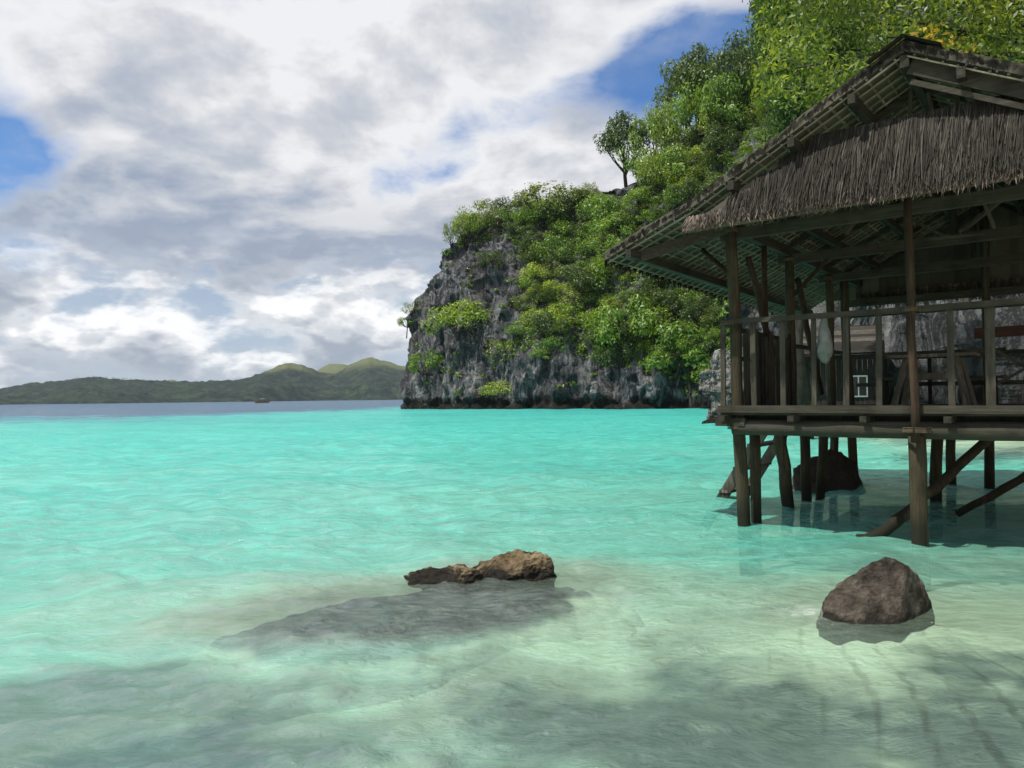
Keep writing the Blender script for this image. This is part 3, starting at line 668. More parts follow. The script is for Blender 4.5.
# ------------------------------------------------------------------ rocks
def hull_rock(pts, cuts, amp, fr, seed, mb):
    bm = bmesh.new()
    for p in pts: bm.verts.new(p)
    bmesh.ops.convex_hull(bm, input=bm.verts); bmesh.ops.triangulate(bm, faces=bm.faces)
    bmesh.ops.delete(bm, geom=[v for v in bm.verts if not v.link_faces], context='VERTS')
    for k in range(cuts): bmesh.ops.subdivide_edges(bm, edges=bm.edges[:], cuts=1, use_grid_fill=True)
    bm.normal_update()
    off = Vector((seed * 3.1, seed * 1.7, seed)); 
    for v in bm.verts:
        v.co += v.normal * (mn.fractal(v.co * fr + off, 0.8, 2.0, 4) * amp + (mn.ridged_multi_fractal(v.co * fr * 2 + off, 0.9, 2, 3, 1, 2) - 1) * amp * 0.35)
    i = len(mb.v); bm.verts.index_update()
    mb.v += [tuple(v.co) for v in bm.verts]; mb.f += [tuple(i + v.index for v in f.verts) for f in bm.faces]; bm.free()
def rock(name, loc, hulls, mat, label, amp=0.03, fr=4, cuts=4, seed=1):
    mb = MB()
    for k, h in enumerate(hulls): hull_rock(h, cuts, amp, fr, seed + k, mb)
    o = mb.build(name, mat, None, False); o.location = loc; tag(o, label, 'rock'); return o
rock('boulder', ROCK_AT, [[(-.35, .02, .17), (-.37, -.06, .02), (-.22, .08, .24), (0.0, .05, .385), (.09, .06, .425), (.2, 0, .38), (.135, -.1, .19), (.04, -.21, -.02), (-.2, -.2, -.02), (.32, .16, .32), (.42, .2, .22), (.49, .17, .0), (.3, .45, -.1), (-.3, .34, -.1), (-.46, -.08, -.08), (-.38, -.2, -.12), (-.42, 0, -.3), (.04, -.23, -.3), (.5, .18, -.3)]],
     BROWN, 'brown pointed boulder with a dark right face standing alone in the shallows', 0.016, 6, 5, 3)
rock('boulder', MID_AT, [[(-.68, .02, .03), (-.5, .12, .09), (-.15, .15, .10), (-.08, -.08, .05), (-.6, -.12, -.05), (0, .2, -.1), (-.6, .25, -.1), (0, -.15, -.15)],
                         [(-.2, -.12, .02), (-.12, -.1, .11), (-.02, -.06, .10), (.02, -.12, -.05), (-.1, -.2, -.1), (0, .1, -.1)],
                         [(-.15, .05, .08), (.1, .1, .18), (.33, .12, .27), (.48, .08, .27), (.6, .05, .20), (.68, 0, .04), (.3, -.12, .06), (.66, -.05, -.15), (.0, -.1, -.1), (.1, .35, -.15), (.6, .3, -.15)]],
     TAN, 'low tan jagged rock breaking the surface in the middle of the bay shallows', 0.035, 7, 5, 9)
P_UR = atZ(826, 487)
rock('boulder', P_UR, [[(-.62, 0, -.1), (-.5, .1, .3), (-.3, .2, .42), (0, .1, .52), (.12, .1, .64), (.3, .1, .58), (.55, .1, .4), (.68, 0, -.1), (.4, -.35, -.1), (-.3, -.35, -.1), (0, .6, -.1)]],
     DKROCK, 'dark rounded boulder in the water beneath the hut', 0.04, 3, 4, 15)
P_OUT = atZ(719, 424)
rock('rock_pillar', P_OUT, [[(-.9, 0, -.4), (.9, 0, -.4), (0, 1, -.4), (0, -.9, -.3), (-.6, 0, .9), (.7, 0, .9)], [(-.55, -.3, .6), (.7, -.3, .6), (.1, .6, .7), (-.4, -.2, 1.8), (.6, -.1, 1.9), (.1, .5, 1.9)],
                            [(-1.1, -.3, 1.9), (.9, -.3, 1.7), (.1, .8, 1.8), (-1.0, -.2, 2.8), (.8, -.2, 3.0), (.1, .7, 3.1), (-1.2, 0, 2.3)], [(-.6, -.2, 2.8), (.8, -.2, 2.8), (.1, .6, 2.8), (-.3, 0, 3.9), (.6, 0, 4.2), (.2, .3, 4.1)], [(-1.2, -.4, -.2), (1.2, -.5, -.2), (.9, .7, -.2), (-1, .6, -.2), (-1.0, -.3, .22), (1.1, -.3, .3), (0, .5, .3)]],
     PALE, 'pale lumpy limestone pillar in the water just left of the hut deck', 0.16, 1.1, 4, 21)
bpy.data.objects['boulder.001'].scale = (1, 1, 0.86)
# dark shelf under the middle rock
gx, gy = np.meshgrid(np.linspace(-2.3, 1.3, 130), np.linspace(4.6, 7.4, 110), indexing='ij'); rmk = reef_mask(gx, gy)
gz = np.minimum(-0.08, reef_z(gx, gy)) - 2.0 * np.clip(-0.15 - rmk, 0, 1)
def reef_fn(N, out):
    P = N.new('ShaderNodeNewGeometry').outputs['Position']; X, Y, Z = N.sep(P)
    a = N.noise(P, 7, 8, 0.65); b = N.noise(P, 2.2, 5, 0.6)
    c = N.ramp(a, [(0.36, (0.014, 0.014, 0.018)), (0.5, (0.05, 0.05, 0.06)), (0.64, (0.11, 0.10, 0.09))])
    sd = N.ss(N.math('ADD', Z, N.math('MULTIPLY', N.math('SUBTRACT', b, 0.5), 0.10)), -0.095, -0.15)     # sand lying on the lower ledges
    principled(N, out, N.mix(sd, c, (0.55, 0.52, 0.42, 1)), 0.9, N.bump(a, 0.6, 0.05))
REEF = material('dark_reef_with_sand', reef_fn)
shelf = link_mesh('reef_shelf', np_mesh('reef_shelf', np.stack([gx, gy, np.maximum(gz, -0.9)], -1).reshape(-1, 3), grid_faces(130, 110)), REEF, None, True)
tag(shelf, 'dark submerged rock shelf spreading left of the tan rock', 'reef')

# ------------------------------------------------------------------ the stilt hut
HO = Vector((2.70, 9.25, 0)); HRZ = math.atan2(-0.61, 0.79)
hut = empty('stilt_hut', HO, HRZ, 'open thatched hut on wooden stilts standing in the turquoise shallows', 'hut')
HM = Matrix.Rotation(HRZ, 4, 'Z'); HM.translation = HO
def hutw(a, b, z): return HM @ Vector((a, b, z))
rh = random.Random(3)
RA, RZ_ = 2.08, 4.93; KA, KZ = -0.15, 3.75; EA, EZ = -1.30, 3.29; WID = 4.1; B0, B1 = -0.82, 6.6
def roof_z(a):
    if a > RA: a = 2 * RA - a
    return RZ_ - (RA - a) * (RZ_ - KZ) / (RA - KA) if a > KA else KZ - (KA - a) * (KZ - EZ) / (KA - EA)
def hpole(p, q, r1, r2, name='post', mat=None, amp=0.012, n=7): return pole(p, q, r1, r2, name, mat or W_POST, hut, rh, amp, n)
# stilts and posts
hpole((0.06, 0.18, -0.9), (-0.02, 0.0, 3.75), 0.08, 0.066)
hpole((0.08, 0.47, -0.9), (0.07, 0.47, 1.16), 0.066, 0.066)
hpole((0.10, 1.66, -0.9), (-0.02, 1.78, 1.2), 0.075, 0.09, amp=0.03)
hpole((-0.13, 3.16, -0.9), (-0.1, 3.1, 1.2), 0.075, 0.075, amp=0.02)
hpole((-0.08, 3.48, -0.9), (0.1, 3.5, 1.2), 0.07, 0.07, amp=0.02)
hpole((0.11, 5.2, -0.9), (0.0, 5.2, 3.6), 0.08, 0.07)
hpole((-0.3, 5.3, -0.9), (-0.15, 5.0, 1.2), 0.07, 0.07)
hpole((0.0, 2.22, 1.2), (0.0, 2.2, 3.6), 0.072, 0.062)
hpole((0.0, 4.25, 1.2), (0.0, 4.25, 3.6), 0.07, 0.06)
hpole((0.0, 1.18, 1.2), (0.0, 1.15, 3.6), 0.04, 0.036, mat=W_BARK)
hpole((2.02, -0.06, -0.9), (1.99, -0.02, 1.14), 0.08, 0.085, amp=0.015, mat=W_POST)
hpole((2.0, -0.19, 1.08), (1.97, -0.16, 3.75), 0.044, 0.04, mat=W_BARK)
hpole((1.55, 3.81, -0.9), (1.6, 3.8, 1.2), 0.085, 0.08); hpole((1.48, 5.9, -0.9), (1.5, 5.9, 1.2), 0.075, 0.075)
for b in (0.0, 2.2, 4.25, 5.9): hpole((4.08, b, -0.9), (4.06, b, 3.7), 0.085, 0.065)
hpole((2.05, 5.9, -0.9), (2.05, 5.9, 4.7), 0.08, 0.06)
hpole((3.0, 2.2, -0.9), (3.0, 2.2, 1.2), 0.08, 0.08)
# deck
mb = MB(); b = -0.06
while b < 6.1:
    w = rh.uniform(0.12, 0.17); mb.box((-0.12 + rh.uniform(-.04, .04), b, 1.352 + rh.uniform(0, .006)), (4.22, b + w - 0.012, 1.392 + rh.uniform(0, .008))); b += w
mb.build('deck_floor', W_A, hut)
mb = MB(); mb.tube(crook((-0.02, 0.03, 1.205), (4.45, 0.03, 1.20), 10, 0.012, rh), 0.095, 12, rh, 0.04); mb.build('beam', W_A, hut, True)
for bb in (2.1, 4.2, 5.9): m2 = MB(); m2.bar((-0.15, bb, 1.19), (4.3, bb, 1.19), 0.12, 0.16); m2.build('beam', W_A, hut)
for aa in (-0.05, 0.75, 1.5, 2.3, 3.1, 4.1): m2 = MB(); m2.bar((aa, -0.2 + rh.uniform(-.08, .05), 1.32), (aa, 6.1, 1.315), 0.07, 0.066); m2.build('joist', W_B, hut)
m2 = MB(); m2.bar((-0.16, -0.115, 1.43), (4.3, -0.115, 1.415), 0.035, 0.085); m2.build('fascia_board', W_A, hut)
m2 = MB(); m2.bar((-0.22, -0.03, 1.27), (0.15, -0.05, 1.27), 0.05, 0.1); m2.build('board_end', W_B, hut)
# front railing
m2 = MB(); m2.bar((-0.1, -0.09, 2.485), (2.0, -0.10, 2.47), 0.04, 0.06); m2.bar((1.98, -0.1, 2.47), (4.2, -0.1, 2.49), 0.039, 0.062); m2.build('top_rail', W_A, hut)
def atB(px, py, b):
    n = np.array(HM.to_3x3() @ Vector((0, 1, 0))); d = ray(px, py); o = np.array(HO)
    t = (b - (CAM - o) @ n) / (d @ n); p = HM.inverted() @ Vector(CAM + d * t); return p
for px, w in ((722, .055), (753, .06), (782, .06), (813, .05), (845, .06), (878, .058), (951, .062), (990, .085), (1040, .06), (1075, .06)):
    p = atB(px, 360, -0.085); ln = rh.uniform(-0.012, 0.012)
    m2 = MB(); m2.bar((p.x, -0.06, 1.39), (p.x + ln, -0.055, 2.45), w, 0.032, (0, 1, 0)); m2.build('baluster', W_V, hut)
# left side railing with upright palings
m2 = MB(); m2.bar((-0.02, 0.25, 2.40), (0.0, 2.3, 2.36), 0.05, 0.06); m2.build('side_rail', W_B, hut)
m2 = MB(); m2.bar((-0.02, 0.25, 2.05), (0.0, 2.3, 2.0), 0.04, 0.05); m2.build('side_rail', W_B, hut)
b = 0.3
while b < 2.05:
    w = rh.uniform(0.07, 0.11); m2 = MB(); m2.bar((0.03, b, 1.39), (0.04 + rh.uniform(-.02, .02), b + rh.uniform(-.03, .03), 2.38 + rh.uniform(-.05, .08)), w, 0.02, (1, 0, 0)); m2.build('paling', W_DARK if rh.random() < 0.5 else W_V, hut); b += w + rh.uniform(0.015, 0.05)
m2 = MB(); m2.bar((-0.0, 2.3, 2.3), (0.0, 5.2, 2.3), 0.05, 0.06); m2.build('side_rail', W_B, hut)
for (a, b, z, r_) in ((-0.02, -0.04, 2.47, .10), (0.0, -0.02, 3.6, .09), (1.98, -0.14, 2.47, .085), (2.0, -0.1, 1.21, .13), (0.03, 0.06, 1.21, .13), (0.0, 2.2, 3.55, .085), (0.0, 4.25, 3.52, .085), (4.07, -0.02, 2.48, .10)):
    m2 = MB()
    for k in range(4):
        pts = [(a + math.cos(q * .7) * r_, b + math.sin(q * .7) * r_, z + (k - 1.5) * .014 + rh.uniform(-.004, .004)) for q in range(10)]; m2.tube(pts, .006, 5)
    m2.build('lashing', W_POLE, hut)
# rear and right rails
for z in (1.75, 2.25): m2 = MB(); m2.bar((0.0, 5.9, z), (4.1, 5.9, z), 0.05, 0.07); m2.build('back_rail', W_A, hut)
for a in (0.5, 1.2, 2.6, 3.3): m2 = MB(); m2.bar((a, 5.88, 1.39), (a, 5.88, 2.25), 0.06, 0.03, (0, 1, 0)); m2.build('back_baluster', W_DARK, hut)
for z in (1.75, 2.4): m2 = MB(); m2.bar((4.08, 0.1, z), (4.08, 5.9, z), 0.05, 0.07); m2.build('side_rail', W_B, hut)
for (x1, y1, x2, y2) in ((994, 349, 1040, 376), (994, 386, 1040, 360)):
    p = atB(x1, y1, 1.6); q = atB(x2, y2, 1.63 if y1 < 370 else 1.57); m2 = MB(); m2.bar((p.x, p.y, p.z), (q.x, q.y, q.z), 0.03, 0.06, (0, 1, 0)); m2.build('cross_brace', W_V, hut)
m2 = MB(); m2.bar((2.36, 1.5, 2.29), (3.6, 1.5, 2.31), 0.03, 0.12); m2.build('red_plank', W_RED, hut)
for a in (2.5, 3.5): m2 = MB(); m2.bar((a, 1.54, 1.39), (a, 1.54, 2.36), 0.05, 0.05, (0, 1, 0)); m2.build('baluster', W_DARK, hut)
m2 = MB(); m2.bar((-0.1, 0.22, 1.315), (4.2, 0.22, 1.315), 0.03, 0.09); m2.build('gap_shade_board', W_DARK, hut)  # added dark board, its colour stands for shade in the gap under the deck
# diagonal braces at the left side
for (p, q, r_) in (((0.0, 0.55, 3.35), (0.0, 1.9, 1.5), .04), ((0.02, 2.5, 3.3), (0.02, 3.6, 1.6), .045), ((0.02, 0.1, 3.0), (-0.55, 0.4, 3.5), .03), ((0.02, 2.2, 3.0), (0.6, 2.2, 3.55), .03)):
    m2 = MB(); m2.tube(crook(p, q, 5, 0.015, rh), r_, 8, rh, 0.05); m2.build('brace', W_BARK, hut, True)
# wall plates, ties, king posts
for aa in (0.0, 4.08): m2 = MB(); m2.bar((aa, -0.7, 3.66), (aa, 6.4, 3.64), 0.09, 0.13); m2.build('wall_plate', W_B, hut)
for bb, z in ((0.06, 3.56), (2.2, 3.55), (4.25, 3.52), (5.9, 3.25), (5.95, 3.05)): m2 = MB(); m2.bar((-0.15, bb, z), (4.25, bb, z + 0.02), 0.08, 0.13); m2.build('tie_beam', W_A, hut)
for bb in (2.2, 4.25): m2 = MB(); m2.bar((RA, bb, 3.6), (RA, bb, 4.8), 0.08, 0.08, (0, 1, 0)); m2.build('king_post', W_DARK, hut)
for (p, q) in (((1.0, 2.15, 4.35), (1.95, 2.15, 3.62)), ((3.1, 2.15, 4.35), (2.15, 2.15, 3.62)), ((1.1, 0.9, 3.55), (1.6, 0.9, 4.6)), ((2.3, 0.5, 4.5), (2.6, 1.3, 3.5))): m2 = MB(); m2.bar(p, q, 0.035, 0.14, (0, 1, 0)); m2.build('truss_brace', W_V, hut)
# sticks in the open gable
for (a1, z1, a2, z2) in ((1.98, 4.4, 2.0, 4.84), (1.62, 4.35, 1.62, 4.62), (1.15, 4.3, 1.45, 4.52), (1.3, 4.3, 1.48, 4.5), (2.45, 4.35, 2.42, 4.66), (2.25, 4.35, 2.16, 4.72), (2.85, 4.3, 2.85, 4.46)):
    m2 = MB(); m2.bar((a1, -0.02, z1 - 0.1), (a2, -0.02, z2 + 0.02), 0.035, 0.035, (0, 1, 0)); m2.build('gable_stick', W_V, hut)
# the roof: two pitches each side
def roof_sheet():
    prof = [EA, (EA + KA) / 2, KA] + [KA + (RA - KA) * k / 7 for k in range(1, 8)]; prof = prof + [2 * RA - a for a in reversed(prof[:-1])]
    nb = 46; V = []; 
    for thick in (0.0, 0.075):
        for a in prof:
            for k in range(nb):
                b = B0 + (B1 - B0) * k / (nb - 1); z = roof_z(a) + thick + (rh.uniform(0, 0.05) if thick else 0.0) - 0.03 * max(0, b) * max(0, (KA - min(a, 2 * RA - a))) / 1.2
                V.append((a, b, z))
    npf = len(prof); f = grid_faces(npf, nb); F_ = [tuple(q) for q in f] + [tuple(reversed(q + npf * nb)) for q in f]; o = npf * nb
    for i in range(npf - 1):
        for k in (0, nb - 1): F_.append((i * nb + k, i * nb + nb + k, i * nb + nb + k + o, i * nb + k + o))
    for k in range(nb - 1):
        for i in (0, npf - 1): F_.append((i * nb + k, i * nb + k + 1, i * nb + k + 1 + o, i * nb + k + o))
    mb = MB(); mb.v = V; mb.f = F_; return mb.build('roof', TH_UNDER, hut)
roof = roof_sheet()
def lattice():
    mb = MB()
    for side in (0, 1):
        S = (lambda a: a) if side == 0 else (lambda a: 2 * RA - a)
        a = EA + 0.05
        while a < RA - 0.05:      # battens along the hut
            z = roof_z(a) - 0.022 + rh.uniform(-.006, .006)
            for k in range(4):
                b0 = B0 + 0.02 + (B1 - B0 - 0.04) * k / 4; b1 = b0 + (B1 - B0 - 0.04) / 4
                dz0 = 0.03 * max(0, b0) * max(0, (KA - a)) / 1.2; dz1 = 0.03 * max(0, b1) * max(0, (KA - a)) / 1.2
                ja = rh.uniform(-.018, .018); mb.bar((S(a + ja), b0, z - dz0), (S(a + ja * .3), b1, z - dz1), rh.uniform(.018, .032), 0.014)
            a += 0.125
        b = B0 + 0.05
        while b < B1:             # laths down the slope
            j = rh.uniform(-.04, .04)
            for (a0, a1) in ((EA + 0.02, KA), (KA, RA - 0.03)):
                d0 = 0.03 * max(0, b) * max(0, (KA - a0)) / 1.2; d1 = 0.03 * max(0, b) * max(0, (KA - a1)) / 1.2
                mb.bar((S(a0), b + j, roof_z(a0) - 0.042 - d0), (S(a1), b + j, roof_z(a1) - 0.042 - d1), 0.022, 0.014)
            b += 0.19
    return mb.build('lath_lattice', W_BAMBOO, roof)
lattice()
def fringe(mb, p, q, n, l0, l1, wd, spread, rng, out=(0, 0, 0)):
    p = Vector(p); q = Vector(q); along = (q - p).normalized(); o = Vector(out)
    for k in range(n):
        c = p.lerp(q, rng.random()) + Vector((0, 0, rng.uniform(-0.015, 0.04))); L = rng.uniform(l0, l1); w = rng.uniform(0.6, 1.4) * wd
        d = (Vector((0, 0, -1)) + along * rng.gauss(0, spread) + o * rng.uniform(0.2, 1.3)).normalized(); mid = c + d * L * 0.55; e = c + d * L + o * rng.gauss(0, 0.04) * L + Vector((0, 0, 0.12 * L * rng.random()))
        ww = along * w / 2; i = len(mb.v)
        mb.v += [tuple(c - ww), tuple(c + ww), tuple(mid + ww * 0.9), tuple(mid - ww * 0.9), tuple(e)]
        mb.f += [(i, i + 1, i + 2, i + 3), (i + 3, i + 2, i + 4)]
mb = MB()
for S in ((lambda a: a), (lambda a: 2 * RA - a)):
    fringe(mb, (S(EA), B0, EZ + 0.04), (S(EA), B1, EZ - 0.1), 900, 0.06, 0.17, 0.035, 0.3, rh)
    fringe(mb, (S(EA), B0, EZ + 0.06), (S(KA), B0, KZ + 0.06), 110, 0.03, 0.09, 0.04, 0.5, rh)
    fringe(mb, (S(KA), B0, KZ + 0.07), (S(RA), B0, RZ_ + 0.07), 260, 0.03, 0.10, 0.04, 0.5, rh)
mb.build('eave_fringe', TH, roof)
mb = MB(); 
for k in range(60):
    b = B0 + (B1 - B0) * k / 59; 
    for s in (-1, 1): mb.quad((RA, b - .08, RZ_ + 0.13), (RA, b + .08, RZ_ + 0.13 + rh.uniform(-.02, .03)), (RA + s * 0.33, b + .08, RZ_ - 0.05 + rh.uniform(-.02, .04)), (RA + s * 0.33, b - .08, RZ_ - 0.05))
mb.build('ridge_cap', TH, roof)
for S in ((lambda a: a), (lambda a: 2 * RA - a)):
    for a in (-0.95, 0.35, 1.0, 1.6):
        m2 = MB(); m2.bar((S(a), B0 - rh.uniform(0.02, 0.08), roof_z(a) - 0.105), (S(a), B1 - 0.1, roof_z(a) - 0.105 - (0.13 if a < 0 else 0)), 0.07, 0.10); m2.build('purlin', W_B, hut)
    for b in (0.1, 1.2, 2.25, 3.3, 4.3, 5.3, 6.2):
        m2 = MB(); m2.bar((S(KA), b, KZ - 0.09), (S(RA - 0.02), b, RZ_ - 0.09), 0.05, 0.07); m2.build('rafter', W_A, hut)
m2 = MB(); m2.bar((RA, B0 + 0.02, RZ_ - 0.10), (RA, B1 - 0.1, RZ_ - 0.10), 0.08, 0.12); m2.build('ridge_beam', W_B, hut)
m2 = MB(); m2.bar((0.05, -0.02, 3.66), (-1.0, -0.62, 3.30), 0.035, 0.13); m2.build('eave_bracket', W_A, hut)
# rake planks on the right slope
for (z, w) in ((-0.10, 0.16), (-0.26, 0.05)):
    m2 = MB(); m2.bar((2.12, B0 + 0.1, RZ_ - 0.03 + z), (3.35, B0 + 0.12, roof_z(3.35) + z + 0.01), 0.03, w); m2.build('rake_plank', W_A, hut)
m2 = MB(); m2.bar((3.3, B0 + 0.08, roof_z(3.3) - 0.1), (4.9, B0 + 0.08, roof_z(4.9) - 0.1), 0.03, 0.15); m2.build('rake_plank', W_A, hut)
# hanging palm thatch closing the lower gable
mb = MB(); T0 = (1.12, 3.04, -0.50, 4.38); T1 = (-0.16, 4.32, -0.88, 3.53)
def th_pt(t, s):  # t down, s across
    aL = T0[0] + (T1[0] - T0[0]) * t; aR = T0[1] + (T1[1] - T0[1]) * t
    return Vector((aL + (aR - aL) * s, T0[2] + (T1[2] - T0[2]) * t, T0[3] + (T1[3] - T0[3]) * t))
for k in range(16):
    for q in range(24): mb.quad(th_pt(k / 16, q / 24), th_pt((k + 1) / 16, q / 24), th_pt((k + 1) / 16, (q + 1) / 24), th_pt(k / 16, (q + 1) / 24))
backing = mb.build('gable_thatch', TH_UNDER, hut)
mb = MB()
slope = (th_pt(1, .5) - th_pt(0, .5)).normalized(); outn = Vector((0, -1, 0)) 
for tier, (t0, n, l0, l1) in enumerate(((0.0, 1300, .4, .9), (0.2, 1300, .35, .8), (0.42, 1300, .3, .62), (0.64, 1200, .2, .4), (0.84, 900, .1, .2))):
    for k in range(n):
        s = rh.random(); c = th_pt(max(0, t0 + rh.uniform(-.05, .05)), s) + outn * rh.uniform(0.01, 0.05 + 0.008 * tier) ; L = rh.uniform(l0, l1); w = rh.uniform(0.005, 0.012)
        L = min(L, (1.0 + rh.uniform(-.06, .05) - t0) * 0.99)
        d = (slope + Vector((rh.gauss(0, 0.075), 0, 0)) + outn * rh.uniform(-0.02, 0.10)).normalized(); side = Vector((1, 0, 0)) * w / 2
        tw = outn * rh.uniform(-.4, .4) * w; mid = c + d * L * .5 + outn * rh.uniform(0, .03); e = c + d * L + outn * rh.uniform(-.02, .05); i = len(mb.v)
        mb.v += [tuple(c - side), tuple(c + side), tuple(mid - side + tw), tuple(mid + side - tw), tuple(e - side * .5), tuple(e + side * .5 - tw)]
        mb.f += [(i, i + 1, i + 3, i + 2), (i + 2, i + 3, i + 5, i + 4)]
mb.build('palm_fronds', TH, backing)
mb = MB(); fringe(mb, th_pt(1, 0) + Vector((0, -.03, .07)), th_pt(1, 1) + Vector((0, -.03, .07)), 2200, 0.06, 0.21, 0.013, 0.5, rh, (0, -.3, 0))
mb.build('frayed_edge', TH_PINK, backing)
m2 = MB(); m2.tube(crook(th_pt(1.0, -0.01) + Vector((-0.05, .07, -.03)), th_pt(1.0, 1.0) + Vector((.05, .12, 0.03)), 12, 0.012, rh), 0.03, 8); m2.build('eave_pole', W_POLE, hut, True)
mb = MB(); fringe(mb, (0.1, 6.0, 3.42), (4.0, 6.0, 3.45), 700, 0.15, 0.34, 0.03, 0.2, rh); mb.build('rear_fringe', TH_PINK, hut)

mb = MB()
for k in range(40):
    a = -0.6 + k * 0.135; mb.box((a, 6.2 + rh.uniform(-.02, .02), 3.36), (a + .15, 6.24, max(3.5, roof_z(a + .07) - .06)))
mb.build('rear_gable', TH_UNDER, hut)
# ------------------------------------------------------------------ things on and around the hut
def hut_thing(name, label, cat, a, b, z, rz=0.0): return empty(name, hutw(a, b, z), HRZ + rz, label, cat)
t = hut_thing('table', 'rough wooden table with splayed legs on the hut deck', 'table', 1.80, 2.3, 1.395)
m2 = MB(); [m2.box((-.5, -.3 + k * .15, .66), (.5, -.3 + k * .15 + .14, .70)) for k in range(4)]; m2.build('tabletop', W_LADDER, t)
for sx in (-1, 1):
    for sy in (-1, 1): m2 = MB(); m2.bar((sx * .42, sy * .34, 0), (sx * .28, sy * .2, .66), .07, .05); m2.build('leg', W_LADDER, t)
m2 = MB(); m2.bar((-.33, 0, .42), (.33, 0, .42), .04, .08); m2.build('stretcher', W_LADDER, t)
t = hut_thing('bench', 'long dark wooden bench against the back rail of the hut', 'bench', 1.4, 5.3, 1.395)
m2 = MB(); m2.box((-.95, -.2, .42), (.95, .2, .46)); m2.build('seat', W_A, t)
for sx in (-1, 1):
    for sy in (-1, 1): m2 = MB(); m2.bar((sx * .8, sy * .15, 0), (sx * .8, sy * .15, .42), .06, .06, (0, 1, 0)); m2.build('leg', W_DARK, t)
m2 = MB(); m2.bar((-.95, .2, .85), (.95, .2, .85), .03, .12); m2.build('backrest', W_A, t)
t = hut_thing('chair', 'dark wooden chair beside the table on the hut deck', 'chair', 3.55, 3.0, 1.395, 0.5)
m2 = MB(); m2.box((-.22, -.22, .43), (.22, .22, .46)); m2.build('seat', W_DARK, t)
for sx in (-1, 1):
    for sy in (-1, 1): m2 = MB(); m2.bar((sx * .19, sy * .19, 0), (sx * .19, sy * .19, .43 if sy < 0 else .95), .045, .045, (0, 1, 0)); m2.build('leg', W_DARK, t)
m2 = MB(); m2.bar((-.2, .19, .8), (.2, .19, .8), .02, .14); m2.build('backrest', W_DARK, t)
# hanging sack
p = atB(827, 335, 0.12)
sack = MB(); prof = [(0.06, .02), (0.0, .03), (-.08, .045), (-.18, .065), (-.28, .08), (-.38, .092), (-.44, .08), (-.49, .045), (-.52, .012)]
sack.tube([(0.01 * math.sin(z * 20), 0.008 * math.cos(z * 14), z) for z, r_ in prof], [r_ for z, r_ in prof], 14, rh, 0.14)
def cloth_fn(N, out):
    n = N.noise(objc(N), 9, 6, 0.6); principled(N, out, N.ramp(n, [(0.3, (0.13, 0.14, 0.13)), (0.7, (0.28, 0.29, 0.27))]), 0.9, N.bump(n, 0.6, 0.03))
CLOTH = material('grey_white_cloth', cloth_fn)
so = sack.build('sack', CLOTH, None, True); so.matrix_world = HM @ Matrix.Translation((p.x, 0.02, 2.46)); tag(so, 'grey-white cloth sack hanging from the front rail of the hut', 'sack')
# ladder down into the water at the left side
lad = hut_thing('ladder', 'wooden ladder leaning from the left side of the hut deck into the water', 'ladder', 0, 0, 0)
for bb in (1.72, 2.72): m2 = MB(); m2.bar((-1.16, bb, -0.35), (-0.05, bb + 0.02, 1.42), 0.05, 0.15, (1, 0, 0.4)); m2.build('stringer', W_LADDER, lad)
for k in range(5):
    f = (k + 0.6) / 5.2; a = -1.16 + 1.11 * f; z = -0.35 + 1.77 * f; m2 = MB(); m2.box((a - .09, 1.68, z - .02), (a + .09, 2.80, z + .02)); m2.build('rung', W_LADDER, lad)
# driftwood props
def log(pts, rad, label):
    m2 = MB(); P_ = [Vector(p) for p in pts]; Q = []; Rr = []
    for k in range(len(P_) - 1):
        for s in range(4):
            f = s / 4; Q.append(P_[k].lerp(P_[k + 1], f) + Vector((rh.uniform(-.012, .012), rh.uniform(-.012, .012), rh.uniform(-.012, .012)))); Rr.append(rad[k] + (rad[k + 1] - rad[k]) * f)
    Q.append(P_[-1]); Rr.append(rad[-1]); m2.tube(Q, Rr, 10, rh, 0.09); o = m2.build('driftwood_log', W_BARK, None, True); return tag(o, label, 'log')
log([hutw(1.28, 0.2, -0.06), hutw(1.5, 0.32, 0.0), hutw(1.72, 0.5, 0.18), hutw(2.02, 0.75, 0.52), hutw(2.45, 1.1, 1.0), hutw(2.7, 1.3, 1.2)], [.04, .065, .07, .058, .05, .045], 'crooked driftwood prop rising from the water behind the front middle post')
log([hutw(2.1, 1.9, 0.1), hutw(2.75, 1.75, 0.55), hutw(3.3, 1.5, 1.0), hutw(3.6, 1.4, 1.25)], [.045, .05, .045, .04], 'forked driftwood branch reaching up right under the deck')
log([hutw(2.85, 1.75, 0.6), hutw(3.4, 1.2, 0.82), hutw(4.3, 0.8, 1.2)], [.045, .048, .04], 'lower slanting driftwood branch under the right end of the deck')

def roots():
    rn = random.Random(17); mb = MB()
    for k in range(150):
        x = rn.uniform(835, 1040); h, n_ = hit(x, rn.uniform(285, 330))
        if h is None: continue
        p = h + n_ * 0.12; L = rn.uniform(1.2, 4.0); pts = [p]
        for q in range(6): pts.append(pts[-1] + Vector((rn.gauss(0, .10), rn.gauss(0, .06), -L / 6)) + n_ * rn.uniform(-.01, .05))
        mb.tube([q for q in pts], [0.035 * rn.uniform(.5, 1.6)] * 7, 5)
    o = mb.build('creeper', W_ROOT, None, True); tag(o, 'pale grey hanging roots on the rock face seen through the back of the hut', 'creeper')
W_ROOT = wood('grey_root', (0.12, 0.13, 0.12), (0.34, 0.37, 0.34), SV, 1.0)
roots()
